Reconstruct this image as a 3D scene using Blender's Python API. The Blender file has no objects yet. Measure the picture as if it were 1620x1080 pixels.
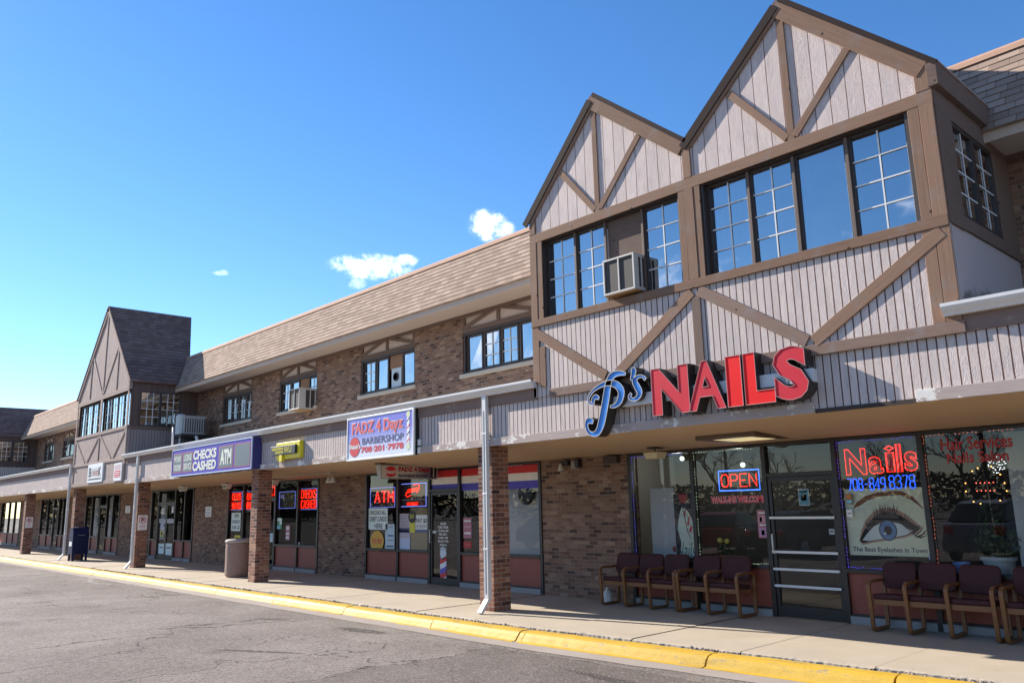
import bpy, bmesh, math, random
from mathutils import Vector, Matrix, noise as mnoise
from math import radians, sin, cos, pi, floor, sqrt

S = bpy.context.scene
COL = S.collection
random.seed(7)

# ------------------------------------------------------------------ camera
CAM_POS = Vector((0.0, -9.05, 1.72))
YAW, PITCH, ROLL, FPX = radians(47.269), radians(11.435), radians(-1.2887), 1276.17
_f = Vector((-sin(YAW)*cos(PITCH), cos(YAW)*cos(PITCH), sin(PITCH)))
_r = Vector((cos(YAW), sin(YAW), 0)); _u = _r.cross(_f)
RX = cos(ROLL)*_r + sin(ROLL)*_u
RD = -(cos(ROLL)*_u - sin(ROLL)*_r)
RF = _f
cd = bpy.data.cameras.new('camera'); cam = bpy.data.objects.new('camera', cd); COL.objects.link(cam)
cd.sensor_width = 36; cd.lens = FPX/1620*36; cd.clip_start = 0.1; cd.clip_end = 3000
cam.matrix_world = Matrix(((RX.x, -RD.x, -RF.x, CAM_POS.x), (RX.y, -RD.y, -RF.y, CAM_POS.y), (RX.z, -RD.z, -RF.z, CAM_POS.z), (0, 0, 0, 1)))
S.camera = cam

def _ray(x, y): return RX*(x-810) + RD*(y-540) + RF*FPX
def at(x, y, Y=0.0):                       # a point of the plane Y = const from its place in the photograph
    v = _ray(x, y); return CAM_POS + v*((Y-CAM_POS.y)/v.y)
def gr(x, y, z=0.0):
    v = _ray(x, y); return CAM_POS + v*((z-CAM_POS.z)/v.z)
def onx(x, y, X):
    v = _ray(x, y); return CAM_POS + v*((X-CAM_POS.x)/v.x)
def px(x, Y, y=800): return at(x, y, Y).x

# ------------------------------------------------------------------ light
SUN_FROM = Vector((-1.7, -0.40, 1.0)).normalized()
sd = bpy.data.lights.new('sun', 'SUN'); so = bpy.data.objects.new('sun', sd); COL.objects.link(so)
sd.energy = 5.0; sd.angle = radians(0.53); sd.color = (1.0, 0.93, 0.83)
so.rotation_euler = (-SUN_FROM).to_track_quat('-Z', 'Y').to_euler()
W = bpy.data.worlds.new('World'); S.world = W; W.use_nodes = True
S.view_settings.view_transform = 'Standard'; S.view_settings.look = 'None'
S.view_settings.gamma = 1.0; S.view_settings.exposure = 0.95
S.view_settings.use_curve_mapping = False
try:
    S.cycles.max_bounces = 8; S.cycles.transparent_max_bounces = 16; S.cycles.glossy_bounces = 4
    S.cycles.caustics_reflective = False; S.cycles.caustics_refractive = False
except Exception: pass

# ------------------------------------------------------------------ node helper
class NT:
    def __init__(s, tree):
        s.t = tree; s.t.nodes.clear()
    def n(s, ty, ins=None, **props):
        nd = s.t.nodes.new(ty)
        for k, v in props.items(): setattr(nd, k, v)
        for k, v in (ins or {}).items():
            sock = nd.inputs[k]
            if isinstance(v, bpy.types.NodeSocket): s.t.links.new(v, sock)
            elif v is not None:
                if hasattr(sock, 'default_value'):
                    try: sock.default_value = v
                    except Exception: sock.default_value = (*v, 1.0)
        return nd
    def m(s, op, a, b=0.0, c=0.0, clamp=False):
        nd = s.n('ShaderNodeMath', {0: a, 1: b, 2: c}, operation=op); nd.use_clamp = clamp
        return nd.outputs[0]
    def vm(s, op, a, b=(0, 0, 0)):
        nd = s.n('ShaderNodeVectorMath', {0: a, 1: b}, operation=op)
        return nd.outputs['Value'] if op in ('DOT_PRODUCT', 'LENGTH', 'DISTANCE') else nd.outputs[0]
    def noise(s, vec, scale, detail=3, rough=0.55):
        return s.n('ShaderNodeTexNoise', {'Vector': vec, 'Scale': scale, 'Detail': detail, 'Roughness': rough}).outputs['Fac']
    def ramp(s, fac, stops, interp='LINEAR'):
        nd = s.n('ShaderNodeValToRGB', {0: fac}); cr = nd.color_ramp; cr.interpolation = interp
        while len(cr.elements) < len(stops): cr.elements.new(0.5)
        for e, (p, c) in zip(cr.elements, stops):
            e.position = p; e.color = (*c, 1) if len(c) == 3 else c
        return nd.outputs[0]
    def g(s, fac, lo, hi):                 # smooth 0..1 mask
        return s.n('ShaderNodeMapRange', {'Value': fac, 'From Min': lo, 'From Max': hi}, interpolation_type='SMOOTHSTEP').outputs[0]
    def mix(s, fac, a, b, blend='MIX'):
        nd = s.n('ShaderNodeMix', data_type='RGBA', blend_type=blend)
        for idx, v in ((0, fac), (6, a), (7, b)):
            if isinstance(v, bpy.types.NodeSocket): s.t.links.new(v, nd.inputs[idx])
            elif idx == 0: nd.inputs[0].default_value = v
            else: nd.inputs[idx].default_value = (*v[:3], 1)
        return nd.outputs[2]
    def comb(s, x, y, z): return s.n('ShaderNodeCombineXYZ', {0: x, 1: y, 2: z}).outputs[0]
    def sep(s, v): return s.n('ShaderNodeSeparateXYZ', {0: v}).outputs
    def bump(s, h, strength=0.5, dist=0.01): return s.n('ShaderNodeBump', {'Height': h, 'Strength': strength, 'Distance': dist}).outputs[0]

# ------------------------------------------------------------------ sky
w = NT(W.node_tree)
sky = w.n('ShaderNodeTexSky', sky_type='NISHITA'); sky.sun_disc = False
sky.sun_elevation = math.asin(SUN_FROM.z); sky.sun_rotation = math.atan2(SUN_FROM.x, SUN_FROM.y)
sky.air_density = 1.0; sky.dust_density = 0.05; sky.ozone_density = 2.4; sky.altitude = 200
gen = w.n('ShaderNodeTexCoord').outputs['Generated']
ncl = w.noise(gen, 46, 8, 0.68); ncl2 = w.noise(gen, 9, 4, 0.6)
cloud = None
for (cx, cy, rw, rh, k) in ((588, 422, 78, 24, 1.0), (640, 412, 26, 12, .8), (772, 356, 36, 30, 1.0), (797, 362, 22, 16, .7), (348, 432, 15, 4, .3), (354, 430, 7, 4, .3), (565, 448, 18, 12, .35)):
    c = _ray(cx, cy).normalized(); rt = c.cross(Vector((0, 0, 1))).normalized(); up = rt.cross(c)
    dc = w.vm('DOT_PRODUCT', gen, tuple(c))
    a = w.m('DIVIDE', w.m('DIVIDE', w.vm('DOT_PRODUCT', gen, tuple(rt)), dc), rw/FPX)
    b = w.m('DIVIDE', w.m('DIVIDE', w.vm('DOT_PRODUCT', gen, tuple(up)), dc), rh/FPX)
    rr = w.m('ADD', w.m('MULTIPLY', a, a), w.m('MULTIPLY', b, b))
    base = w.m('SUBTRACT', 1.0, rr)
    v = w.m('ADD', w.m('MULTIPLY', base, 0.75), w.m('MULTIPLY', w.m('SUBTRACT', ncl, 0.51), 3.2))
    mk = w.m('MULTIPLY', w.m('MULTIPLY', w.g(v, -0.1, 1.15), w.g(base, 0.0, 0.6)), k)
    mk = w.m('MULTIPLY', mk, w.m('GREATER_THAN', dc, 0.0))
    cloud = mk if cloud is None else w.m('MAXIMUM', cloud, mk)
# wisps on the far side of the sky, which the windows mirror
sx, sy, sz = w.sep(gen)[:3]
back = w.m('MULTIPLY', w.g(sy, 0.1, -0.4), w.g(sz, 0.02, 0.2))
wisp = w.m('MULTIPLY', w.m('MULTIPLY', w.g(ncl2, 0.52, 0.72), back), 0.7)
cloud = w.m('MAXIMUM', cloud, wisp)
skyc = w.mix(cloud, sky.outputs[0], (11.5, 11.8, 12.2))
tint = w.mix(1.0, skyc, (0.97, 1.0, 1.10), 'MULTIPLY')
hs = w.n('ShaderNodeHueSaturation', {'Color': tint, 'Saturation': 1.2, 'Value': 1.0})
bg = w.n('ShaderNodeBackground', {'Color': hs.outputs[0], 'Strength': 0.099})
w.n('ShaderNodeOutputWorld', {0: bg.outputs[0]})

# ------------------------------------------------------------------ materials
MATS = {}
def newmat(name):
    m = bpy.data.materials.new(name); m.use_nodes = True
    t = NT(m.node_tree); MATS[name] = m
    return m, t
def finish(t, col, rough=0.6, normal=None, metal=0.0, spec=0.5, **extra):
    ins = {'Base Color': col if isinstance(col, bpy.types.NodeSocket) else (*col, 1), 'Roughness': rough, 'Metallic': metal, 'Specular IOR Level': spec}
    if normal is not None: ins['Normal'] = normal
    ins.update(extra)
    b = t.n('ShaderNodeBsdfPrincipled', ins)
    t.n('ShaderNodeOutputMaterial', {0: b.outputs[0]})
def pos(t): return t.n('ShaderNodeNewGeometry').outputs['Position']
def obc(t): return t.n('ShaderNodeTexCoord').outputs['Object']

def plain(name, col, rough=0.55, var=0.12, scale=6.0, bump=0.0, metal=0.0, spec=0.5, bscale=60):
    if name in MATS: return MATS[name]
    m, t = newmat(name); p = pos(t)
    nz = t.noise(p, scale, 5, 0.65)
    f = t.m('ADD', t.m('MULTIPLY', nz, 2*var), 1-var)
    c = t.mix(1.0, col, t.comb(f, f, f), 'MULTIPLY')
    nrm = t.bump(t.noise(p, bscale, 4), bump, 0.004) if bump else None
    finish(t, c, rough, nrm, metal, spec)
    return m
def emit(name, col, strength, core=None):
    if name in MATS: return MATS[name]
    m, t = newmat(name)
    e = t.n('ShaderNodeEmission', {'Color': (*col, 1), 'Strength': strength})
    t.n('ShaderNodeOutputMaterial', {0: e.outputs[0]})
    return m

def brick_mat(name, cols, mortar=(0.25, 0.22, 0.2), bw=0.215, bh=0.0762):
    m, t = newmat(name); p = pos(t); x, y, z = t.sep(p)[:3]
    wob = t.m('MULTIPLY', t.m('SUBTRACT', t.noise(p, 14, 2), 0.5), 0.012)
    u = t.m('ADD', t.m('ADD', x, y), wob)
    v = t.m('DIVIDE', t.m('ADD', z, wob), bh)
    row = t.m('FLOOR', v)
    uu = t.m('ADD', t.m('DIVIDE', u, bw), t.m('MULTIPLY', t.m('FLOORED_MODULO', row, 2.0), 0.5))
    col = t.m('FLOOR', uu); fu = t.m('FRACT', uu); fv = t.m('FRACT', v)
    eu = t.m('MINIMUM', fu, t.m('SUBTRACT', 1.0, fu)); ev = t.m('MINIMUM', fv, t.m('SUBTRACT', 1.0, fv))
    e = t.m('MINIMUM', t.m('MULTIPLY', eu, bw), t.m('MULTIPLY', ev, bh))
    face = t.g(e, 0.0045, 0.0085)
    rn = t.n('ShaderNodeTexWhiteNoise', {'Vector': t.comb(col, row, 3.7)}, noise_dimensions='3D').outputs['Value']
    r2 = t.n('ShaderNodeTexWhiteNoise', {'Vector': t.comb(col, row, 9.1)}, noise_dimensions='3D').outputs['Value']
    clump = t.m('MULTIPLY', t.m('SUBTRACT', t.noise(p, 0.9, 2), 0.5), 0.35)
    base = t.ramp(t.m('ADD', rn, clump), cols)
    smear = t.noise(p, 22, 5, 0.7)
    base = t.mix(t.m('MULTIPLY', t.g(smear, 0.56, 0.78), 0.4), base, (0.34, 0.25, 0.18))
    base = t.mix(t.m('MULTIPLY', t.g(t.noise(p, 55, 3), 0.58, 0.72), 0.35), base, (0.045, 0.03, 0.026))
    # odd pale spalls
    sp = t.m('MULTIPLY', t.m('GREATER_THAN', r2, 0.94), t.g(t.noise(p, 30, 3), 0.5, 0.62))
    base = t.mix(t.m('MULTIPLY', sp, 0.7), base, (0.42, 0.34, 0.27))
    mo = t.mix(t.noise(p, 5, 3), mortar, tuple(c*0.6 for c in mortar))
    c = t.mix(face, mo, base)
    dirt = t.m('ADD', 0.72, t.m('MULTIPLY', t.noise(p, 0.7, 4), 0.56))
    c = t.mix(1.0, c, t.comb(dirt, dirt, dirt), 'MULTIPLY')
    h = t.m('ADD', t.m('MULTIPLY', face, 1.0), t.m('ADD', t.m('MULTIPLY', smear, 0.5), t.m('MULTIPLY', rn, 0.25)))
    finish(t, c, 0.88, t.bump(h, 0.8, 0.007), spec=0.25)
    return m
BR = brick_mat('brick', [(0.0, (0.075, 0.044, 0.034)), (0.2, (0.17, 0.088, 0.058)), (0.45, (0.26, 0.148, 0.094)), (0.62, (0.205, 0.105, 0.067)), (0.8, (0.24, 0.14, 0.09)), (1.0, (0.34, 0.215, 0.138))], (0.30, 0.25, 0.21), 0.2, 0.069)
BRC = brick_mat('column_brick', [(0.0, (0.075, 0.034, 0.027)), (0.25, (0.20, 0.082, 0.05)), (0.55, (0.30, 0.13, 0.078)), (0.8, (0.16, 0.066, 0.046)), (1.0, (0.42, 0.22, 0.13))], (0.40, 0.31, 0.26))

def shingle_mat(name, cols, axis, sw=0.32, sh=0.11, z0=0.0):
    m, t = newmat(name); p = pos(t); x, y, z = t.sep(p)[:3]
    wob = t.m('MULTIPLY', t.m('SUBTRACT', t.noise(p, 5, 3), 0.5), 0.03)
    v = t.m('DIVIDE', t.m('SUBTRACT', z, z0), sh); row = t.m('FLOOR', v); fv = t.m('FRACT', v)
    rr = t.n('ShaderNodeTexWhiteNoise', {'W': row}, noise_dimensions='1D').outputs['Value']
    u = t.m('ADD', t.m('DIVIDE', x if axis == 'x' else y, sw), t.m('ADD', t.m('MULTIPLY', t.m('FLOORED_MODULO', row, 2.0), 0.5), t.m('MULTIPLY', rr, 0.3)))
    col = t.m('FLOOR', u); fu = t.m('FRACT', u)
    rn = t.n('ShaderNodeTexWhiteNoise', {'Vector': t.comb(col, row, 1.3)}, noise_dimensions='3D').outputs['Value']
    thick = t.m('GREATER_THAN', rn, 0.5)
    base = t.ramp(rn, cols)
    f = t.m('ADD', 0.78, t.m('MULTIPLY', t.noise(p, 60, 4, 0.8), 0.44))
    c = t.mix(1.0, base, t.comb(f, f, f), 'MULTIPLY')
    gap = t.m('MAXIMUM', t.m('MULTIPLY', t.g(fv, 0.14, 0.0), t.m('ADD', 0.15, t.m('MULTIPLY', thick, 0.85))), t.m('MULTIPLY', t.g(fu, 0.055, 0.0), 0.9))  # painted shadow line along each course's lower edge, plus dark tab joints
    c = t.mix(t.m('MULTIPLY', gap, 0.75), c, (0.03, 0.022, 0.02))
    big = t.m('ADD', 0.85, t.m('MULTIPLY', t.noise(p, 0.6, 3), 0.3))
    c = t.mix(1.0, c, t.comb(big, big, big), 'MULTIPLY')
    h = t.m('SUBTRACT', t.m('ADD', t.m('MULTIPLY', thick, 0.5), t.m('MULTIPLY', t.m('SUBTRACT', 1.0, fv), 0.8)), t.m('MULTIPLY', gap, 0.5))
    finish(t, c, 0.95, t.bump(h, 0.7, 0.012), spec=0.15)
    return m
SHX = shingle_mat('tan_shingle', [(0, (0.27, 0.192, 0.148)), (0.5, (0.345, 0.25, 0.192)), (1, (0.41, 0.305, 0.238))], 'x', 0.24, 0.11333, 6.06)
SHY = shingle_mat('brown_shingle', [(0, (0.15, 0.094, 0.082)), (0.5, (0.185, 0.12, 0.104)), (1, (0.225, 0.15, 0.13))], 'y', 0.24, 0.13625, 6.18)

def siding_mat(name, col, groove, period, gw=0.012, weather=0.25):
    m, t = newmat(name); p = pos(t); x, y, z = t.sep(p)[:3]
    u = t.m('ADD', x, y)
    uj = t.m('DIVIDE', u, period); fu = t.m('FRACT', uj)
    d = t.m('MULTIPLY', t.m('MINIMUM', fu, t.m('SUBTRACT', 1.0, fu)), period)
    rj = t.n('ShaderNodeTexWhiteNoise', {'W': t.m('FLOOR', uj)}, noise_dimensions='1D').outputs['Value']
    gm = t.g(d, gw*0.55, gw*0.28)
    st = t.comb(t.m('MULTIPLY', u, 1.0), rj, t.m('MULTIPLY', z, 0.10))
    grain = t.noise(st, 42, 6, 0.75)
    swirl = t.n('ShaderNodeTexNoise', {'Vector': t.comb(u, rj, t.m('MULTIPLY', z, 0.25)), 'Scale': 9.0, 'Detail': 4.0, 'Distortion': 2.5}).outputs['Fac']
    rings = t.m('SINE', t.m('MULTIPLY', swirl, 90.0))
    wz = t.noise(t.comb(t.m('MULTIPLY', u, 1.6), rj, t.m('MULTIPLY', z, 0.45)), 2.6, 6, 0.72)
    f = t.m('ADD', 0.77, t.m('ADD', t.m('MULTIPLY', grain, 0.34), t.m('MULTIPLY', rj, 0.12)))
    c = t.mix(1.0, col, t.comb(f, f, f), 'MULTIPLY')
    c = t.mix(t.m('MULTIPLY', t.g(wz, 0.5, 0.75), weather), c, tuple(k*0.55 for k in col))
    c = t.mix(gm, c, groove)
    h = t.m('SUBTRACT', t.m('ADD', t.m('MULTIPLY', grain, 0.35), t.m('MULTIPLY', rings, 0.12)), t.m('MULTIPLY', gm, 2.0))
    finish(t, c, 0.8, t.bump(h, 0.9, 0.010), spec=0.2)
    return m
SID = siding_mat('grooved_siding', (0.575, 0.49, 0.46), (0.12, 0.06, 0.052), 0.098, 0.016, 0.4)
SIDW = siding_mat('wide_siding', (0.585, 0.49, 0.46), (0.17, 0.10, 0.088), 0.2, 0.012, 0.3)
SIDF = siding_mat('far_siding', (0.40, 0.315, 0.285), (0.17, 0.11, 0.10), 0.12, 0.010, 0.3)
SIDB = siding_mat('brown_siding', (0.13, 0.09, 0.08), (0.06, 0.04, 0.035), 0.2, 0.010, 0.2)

def timber_mat(name, col, grey=0.3):
    m, t = newmat(name); o = obc(t); x, y, z = t.sep(o)[:3]
    rnd = t.n('ShaderNodeObjectInfo').outputs['Random']
    v = t.comb(t.m('ADD', t.m('MULTIPLY', x, 0.06), t.m('MULTIPLY', rnd, 37.0)), y, z)
    g1 = t.noise(v, 34, 6, 0.75); g2 = t.noise(t.comb(t.m('ADD', x, rnd), y, z), 3.0, 4, 0.6)
    f = t.m('ADD', 0.46, t.m('ADD', t.m('MULTIPLY', g1, 0.8), t.m('MULTIPLY', rnd, 0.25)))
    c = t.mix(1.0, col, t.comb(f, f, f), 'MULTIPLY')
    gy = sum(col)/3*1.35
    c = t.mix(t.m('MULTIPLY', t.g(g2, 0.52, 0.72), grey), c, (gy*1.05, gy, gy*0.95))
    vo = t.n('ShaderNodeTexVoronoi', {'Vector': t.comb(t.m('ADD', t.m('MULTIPLY', x, 0.8), t.m('MULTIPLY', rnd, 11.0)), t.m('MULTIPLY', y, 0.4), z), 'Scale': 5.0}).outputs['Distance']
    knot = t.g(vo, 0.095, 0.06)
    c = t.mix(t.m('MULTIPLY', knot, 0.8), c, (0.03, 0.018, 0.014))
    finish(t, c, 0.82, t.bump(t.m('SUBTRACT', g1, knot), 0.5, 0.005), spec=0.2)
    return m
TIM = timber_mat('brown_timber', (0.242, 0.145, 0.098), 0.4)
TIMG = timber_mat('weathered_timber', (0.25, 0.165, 0.13), 0.6)
TIMF = timber_mat('far_timber', (0.33, 0.25, 0.215), 0.3)
TIMD = timber_mat('dark_timber', (0.17, 0.115, 0.09), 0.2)

def peel_mat(name, col, under, amount=0.5):
    m, t = newmat(name); p = pos(t); x, y, z = t.sep(p)[:3]
    a = t.noise(t.comb(t.m('MULTIPLY', x, 0.5), y, z), 7, 6, 0.75)
    b = t.noise(p, 1.1, 3)
    mk = t.g(t.m('ADD', a, t.m('MULTIPLY', t.m('SUBTRACT', b, 0.5), 0.6)), 0.66-amount*0.2, 0.69-amount*0.2)
    g1 = t.noise(t.comb(t.m('MULTIPLY', x, 0.08), y, z), 60, 5)
    c = t.mix(mk, col, under)
    f = t.m('ADD', 0.8, t.m('MULTIPLY', g1, 0.4)); c = t.mix(1.0, c, t.comb(f, f, f), 'MULTIPLY')
    finish(t, c, 0.8, t.bump(t.m('ADD', t.m('MULTIPLY', mk, -0.8), g1), 0.6, 0.004), spec=0.2)
    return m
PEEL = peel_mat('peeling_trim', (0.42, 0.335, 0.30), (0.72, 0.68, 0.62), 0.5)
BAND = peel_mat('brown_band', (0.22, 0.15, 0.125), (0.30, 0.22, 0.18), 0.2)

# glass
def glass_mat(name, refl, tint, rough=0.01, wave=0.02, ws=2.5, fk=1.2):
    m, t = newmat(name); p = pos(t)
    nrm = t.bump(t.noise(p, ws, 2), wave, 0.05)
    fr = t.n('ShaderNodeFresnel', {'IOR': 1.5, 'Normal': nrm}).outputs[0]
    fac = t.m('ADD', refl, t.m('MULTIPLY', fr, fk), clamp=True)
    tr = t.n('ShaderNodeBsdfTransparent', {'Color': (*tint, 1)})
    gl = t.n('ShaderNodeBsdfGlossy', {'Color': (1, 1, 1, 1), 'Roughness': rough, 'Normal': nrm})
    mx = t.n('ShaderNodeMixShader', {0: fac, 1: tr.outputs[0], 2: gl.outputs[0]})
    t.n('ShaderNodeOutputMaterial', {0: mx.outputs[0]})
    return m
GLU = glass_mat('upper_glass', 0.40, (0.45, 0.52, 0.58), 0.008, 0.10, 1.3)
GLD = glass_mat('dark_shop_glass', 0.0, (0.8, 0.8, 0.8), 0.006, 0.0, fk=0.32)
GLS = glass_mat('shop_glass', 0.015, (0.93, 0.95, 0.95), 0.006, 0.0, fk=0.85)

# ground
def asphalt():
    m, t = newmat('asphalt'); p = pos(t); x, y, z = t.sep(p)[:3]
    big = t.noise(p, 0.22, 4, 0.6); med = t.noise(p, 1.3, 5, 0.65); fine = t.noise(p, 90, 3, 0.8); gr2 = t.noise(p, 260, 2, 0.9)
    stones = t.n('ShaderNodeTexVoronoi', {'Vector': p, 'Scale': 110.0}).outputs['Color']
    sv = t.sep(stones)[0]
    c = t.mix(t.g(big, 0.32, 0.68), (0.255, 0.213, 0.182), (0.375, 0.32, 0.275))
    grit = t.m('ADD', t.g(t.noise(p, 42, 4, 0.8), 0.40, 0.60), t.m('MULTIPLY', t.g(t.noise(p, 15, 3, 0.8), 0.44, 0.62), 0.6))
    f = t.m('ADD', 0.22, t.m('ADD', t.m('MULTIPLY', med, 0.36), t.m('ADD', t.m('MULTIPLY', fine, 0.22), t.m('ADD', t.m('MULTIPLY', sv, 0.28), t.m('MULTIPLY', grit, 0.34)))))
    c = t.mix(1.0, c, t.comb(f, f, f), 'MULTIPLY')
    wx = t.m('ADD', x, t.m('MULTIPLY', t.noise(p, 0.9, 4), 2.2)); wy = t.m('ADD', y, t.m('MULTIPLY', t.noise(t.vm('ADD', p, (31, 7, 0)), 0.9, 4), 2.2))
    v1 = t.n('ShaderNodeTexVoronoi', {'Vector': t.comb(wx, wy, 0.0), 'Scale': 0.32}, feature='DISTANCE_TO_EDGE').outputs['Distance']
    v2 = t.n('ShaderNodeTexVoronoi', {'Vector': t.comb(wx, wy, 4.0), 'Scale': 2.6}, feature='DISTANCE_TO_EDGE').outputs['Distance']
    mk1 = t.g(t.noise(p, 0.35, 2), 0.45, 0.55)
    rough_edge = t.m('MULTIPLY', t.m('SUBTRACT', t.noise(p, 22, 4, 0.8), 0.5), 0.012)
    cr1 = t.m('MULTIPLY', t.g(t.m('ADD', v1, rough_edge), 0.0085, 0.003), mk1)
    mk2 = t.g(t.noise(t.vm('ADD', p, (5, 40, 0)), 0.45, 3), 0.575, 0.64)
    cr2 = t.m('MULTIPLY', t.g(t.m('ADD', v2, t.m('MULTIPLY', rough_edge, 2.0)), 0.03, 0.008), mk2)
    cr = t.m('MAXIMUM', cr1, cr2)
    # worn broken pothole near the kerb
    po = gr(572, 997, -0.16); po2 = gr(985, 1078, -0.16); po3 = gr(410, 1030, -0.16)
    hole = None
    for (q, ra, rb, ang) in ((po, 0.62, 0.16, 0.15), (po2, 0.9, 0.10, -0.1), (po3, 0.8, 0.07, 0.5)):
        dx = t.m('SUBTRACT', x, q.x); dy = t.m('SUBTRACT', y, q.y)
        a = t.m('DIVIDE', t.m('ADD', t.m('MULTIPLY', dx, cos(ang)), t.m('MULTIPLY', dy, sin(ang))), ra)
        b = t.m('DIVIDE', t.m('SUBTRACT', t.m('MULTIPLY', dy, cos(ang)), t.m('MULTIPLY', dx, sin(ang))), rb)
        r = t.m('ADD', t.m('ADD', t.m('MULTIPLY', a, a), t.m('MULTIPLY', b, b)), t.m('MULTIPLY', t.m('SUBTRACT', t.noise(p, 7, 4, 0.8), 0.5), 2.4))
        h = t.g(r, 1.0, 0.55); hole = h if hole is None else t.m('MAXIMUM', hole, h)
    c = t.mix(t.m('MULTIPLY', cr, 0.72), c, (0.03, 0.026, 0.023))
    c = t.mix(t.m('MULTIPLY', hole, 0.7), c, (0.055, 0.045, 0.04))
    # pale worn arrow paint by the far kerb
    q = gr(165, 919, -0.14)
    pa = t.m('MULTIPLY', t.g(t.m('ABSOLUTE', t.m('SUBTRACT', y, t.m('ADD', q.y, t.m('MULTIPLY', t.m('SINE', t.m('MULTIPLY', x, 1.3)), 0.25)))), 0.09, 0.05), t.g(t.m('ABSOLUTE', t.m('SUBTRACT', x, q.x)), 3.4, 3.0))
    c = t.mix(t.m('MULTIPLY', t.m('MULTIPLY', pa, t.g(t.noise(p, 5, 4), 0.45, 0.6)), 0.5), c, (0.6, 0.58, 0.53))
    q1 = gr(560, 1062, -0.16); q2 = gr(960, 1052, -0.16)
    en = t.m('MULTIPLY', t.m('SUBTRACT', t.noise(p, 1.6, 5, 0.7), 0.5), 0.9)
    pm = t.m('MULTIPLY', t.g(t.m('SUBTRACT', t.m('ADD', x, en), q1.x), -0.02, 0.03), t.g(t.m('SUBTRACT', t.m('ADD', q2.y, t.m('MULTIPLY', en, 0.5)), y), -0.01, 0.02))
    c = t.mix(t.m('MULTIPLY', pm, 0.38), c, (0.10, 0.085, 0.075))
    edge = t.m('MULTIPLY', t.g(t.m('ABSOLUTE', t.m('SUBTRACT', pm, 0.5)), 0.48, 0.3), t.g(t.noise(p, 3, 3), 0.42, 0.55))
    c = t.mix(t.m('MULTIPLY', edge, 0.8), c, (0.035, 0.03, 0.026))
    spk = t.n('ShaderNodeTexVoronoi', {'Vector': p, 'Scale': 34.0})
    sd2 = t.sep(spk.outputs['Color'])[1]
    c = t.mix(t.m('MULTIPLY', t.m('GREATER_THAN', sd2, 0.91), t.g(spk.outputs['Distance'], 0.45, 0.3)), c, (0.42, 0.375, 0.335))
    c = t.mix(t.m('MULTIPLY', t.m('LESS_THAN', sd2, 0.11), t.g(spk.outputs['Distance'], 0.5, 0.3)), c, (0.085, 0.07, 0.06))
    oil = t.m('MULTIPLY', t.g(t.noise(t.vm('ADD', p, (90, 3, 0)), 0.6, 4), 0.6, 0.72), 0.35)
    c = t.mix(oil, c, (0.07, 0.06, 0.055))
    sweep = t.n('ShaderNodeTexNoise', {'Vector': t.comb(t.m('MULTIPLY', x, 0.12), y, 0.0), 'Scale': 2.0, 'Detail': 4.0}).outputs['Fac']
    c = t.mix(t.m('MULTIPLY', t.g(sweep, 0.55, 0.75), 0.3), c, (0.33, 0.29, 0.25))
    h = t.m('ADD', t.m('ADD', t.m('MULTIPLY', sv, 0.55), t.m('ADD', t.m('MULTIPLY', grit, 1.0), t.m('MULTIPLY', gr2, 0.3))), t.m('ADD', t.m('MULTIPLY', cr, -2.5), t.m('ADD', t.m('MULTIPLY', hole, -4.0), t.m('MULTIPLY', med, 1.5))))
    finish(t, c, 0.9, t.bump(h, 0.8, 0.008), spec=0.25)
    return m
ASPH = asphalt()
def concrete(name, col, scale=1.0):
    m, t = newmat(name); p = pos(t)
    a = t.noise(p, 1.1*scale, 5, 0.65); b = t.noise(p, 120, 3, 0.7); s = t.noise(p, 7*scale, 5, 0.75)
    f = t.m('ADD', 0.66, t.m('ADD', t.m('MULTIPLY', a, 0.4), t.m('MULTIPLY', b, 0.28)))
    c = t.mix(1.0, col, t.comb(f, f, f), 'MULTIPLY')
    c = t.mix(t.m('MULTIPLY', t.g(s, 0.62, 0.72), 0.4), c, tuple(k*0.5 for k in col))
    gum = t.n('ShaderNodeTexVoronoi', {'Vector': p, 'Scale': 2.3}).outputs['Distance']
    c = t.mix(t.m('MULTIPLY', t.g(gum, 0.05, 0.03), 0.55), c, (0.06, 0.05, 0.045))
    finish(t, c, 0.88, t.bump(t.m('ADD', b, t.m('MULTIPLY', s, 0.8)), 0.4, 0.004), spec=0.25)
    return m
CONC = concrete('sidewalk_concrete', (0.44, 0.37, 0.28))
PAN = concrete('pan_concrete', (0.34, 0.29, 0.25))
def yellow():
    m, t = newmat('yellow_paint'); p = pos(t); x, y, z = t.sep(p)[:3]
    a = t.noise(p, 9, 6, 0.72); b = t.noise(p, 2, 4)
    c = t.mix(b, (0.53, 0.315, 0.028), (0.65, 0.415, 0.052))
    dirt = t.g(t.noise(t.comb(t.m('MULTIPLY', x, 0.25), y, z), 6, 5, 0.75), 0.55, 0.72)
    c = t.mix(t.m('MULTIPLY', dirt, 0.65), c, (0.30, 0.19, 0.045))
    scuff = t.g(t.noise(t.comb(t.m('MULTIPLY', x, 0.6), t.m('MULTIPLY', y, 2.0), t.m('MULTIPLY', z, 2.0)), 5, 6, 0.8), 0.575, 0.63)
    c = t.mix(t.m('MULTIPLY', scuff, 0.75), c, (0.27, 0.22, 0.165))
    smut = t.g(t.noise(t.comb(t.m('MULTIPLY', x, 0.35), y, z), 11, 5, 0.8), 0.60, 0.70)
    c = t.mix(t.m('MULTIPLY', smut, 0.5), c, (0.10, 0.075, 0.04))
    c = t.mix(t.g(a, 0.70, 0.73), c, (0.35, 0.30, 0.25))
    finish(t, c, 0.6, t.bump(t.noise(p, 40, 4), 0.4, 0.006), spec=0.35)
    return m
YEL = yellow()

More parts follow.
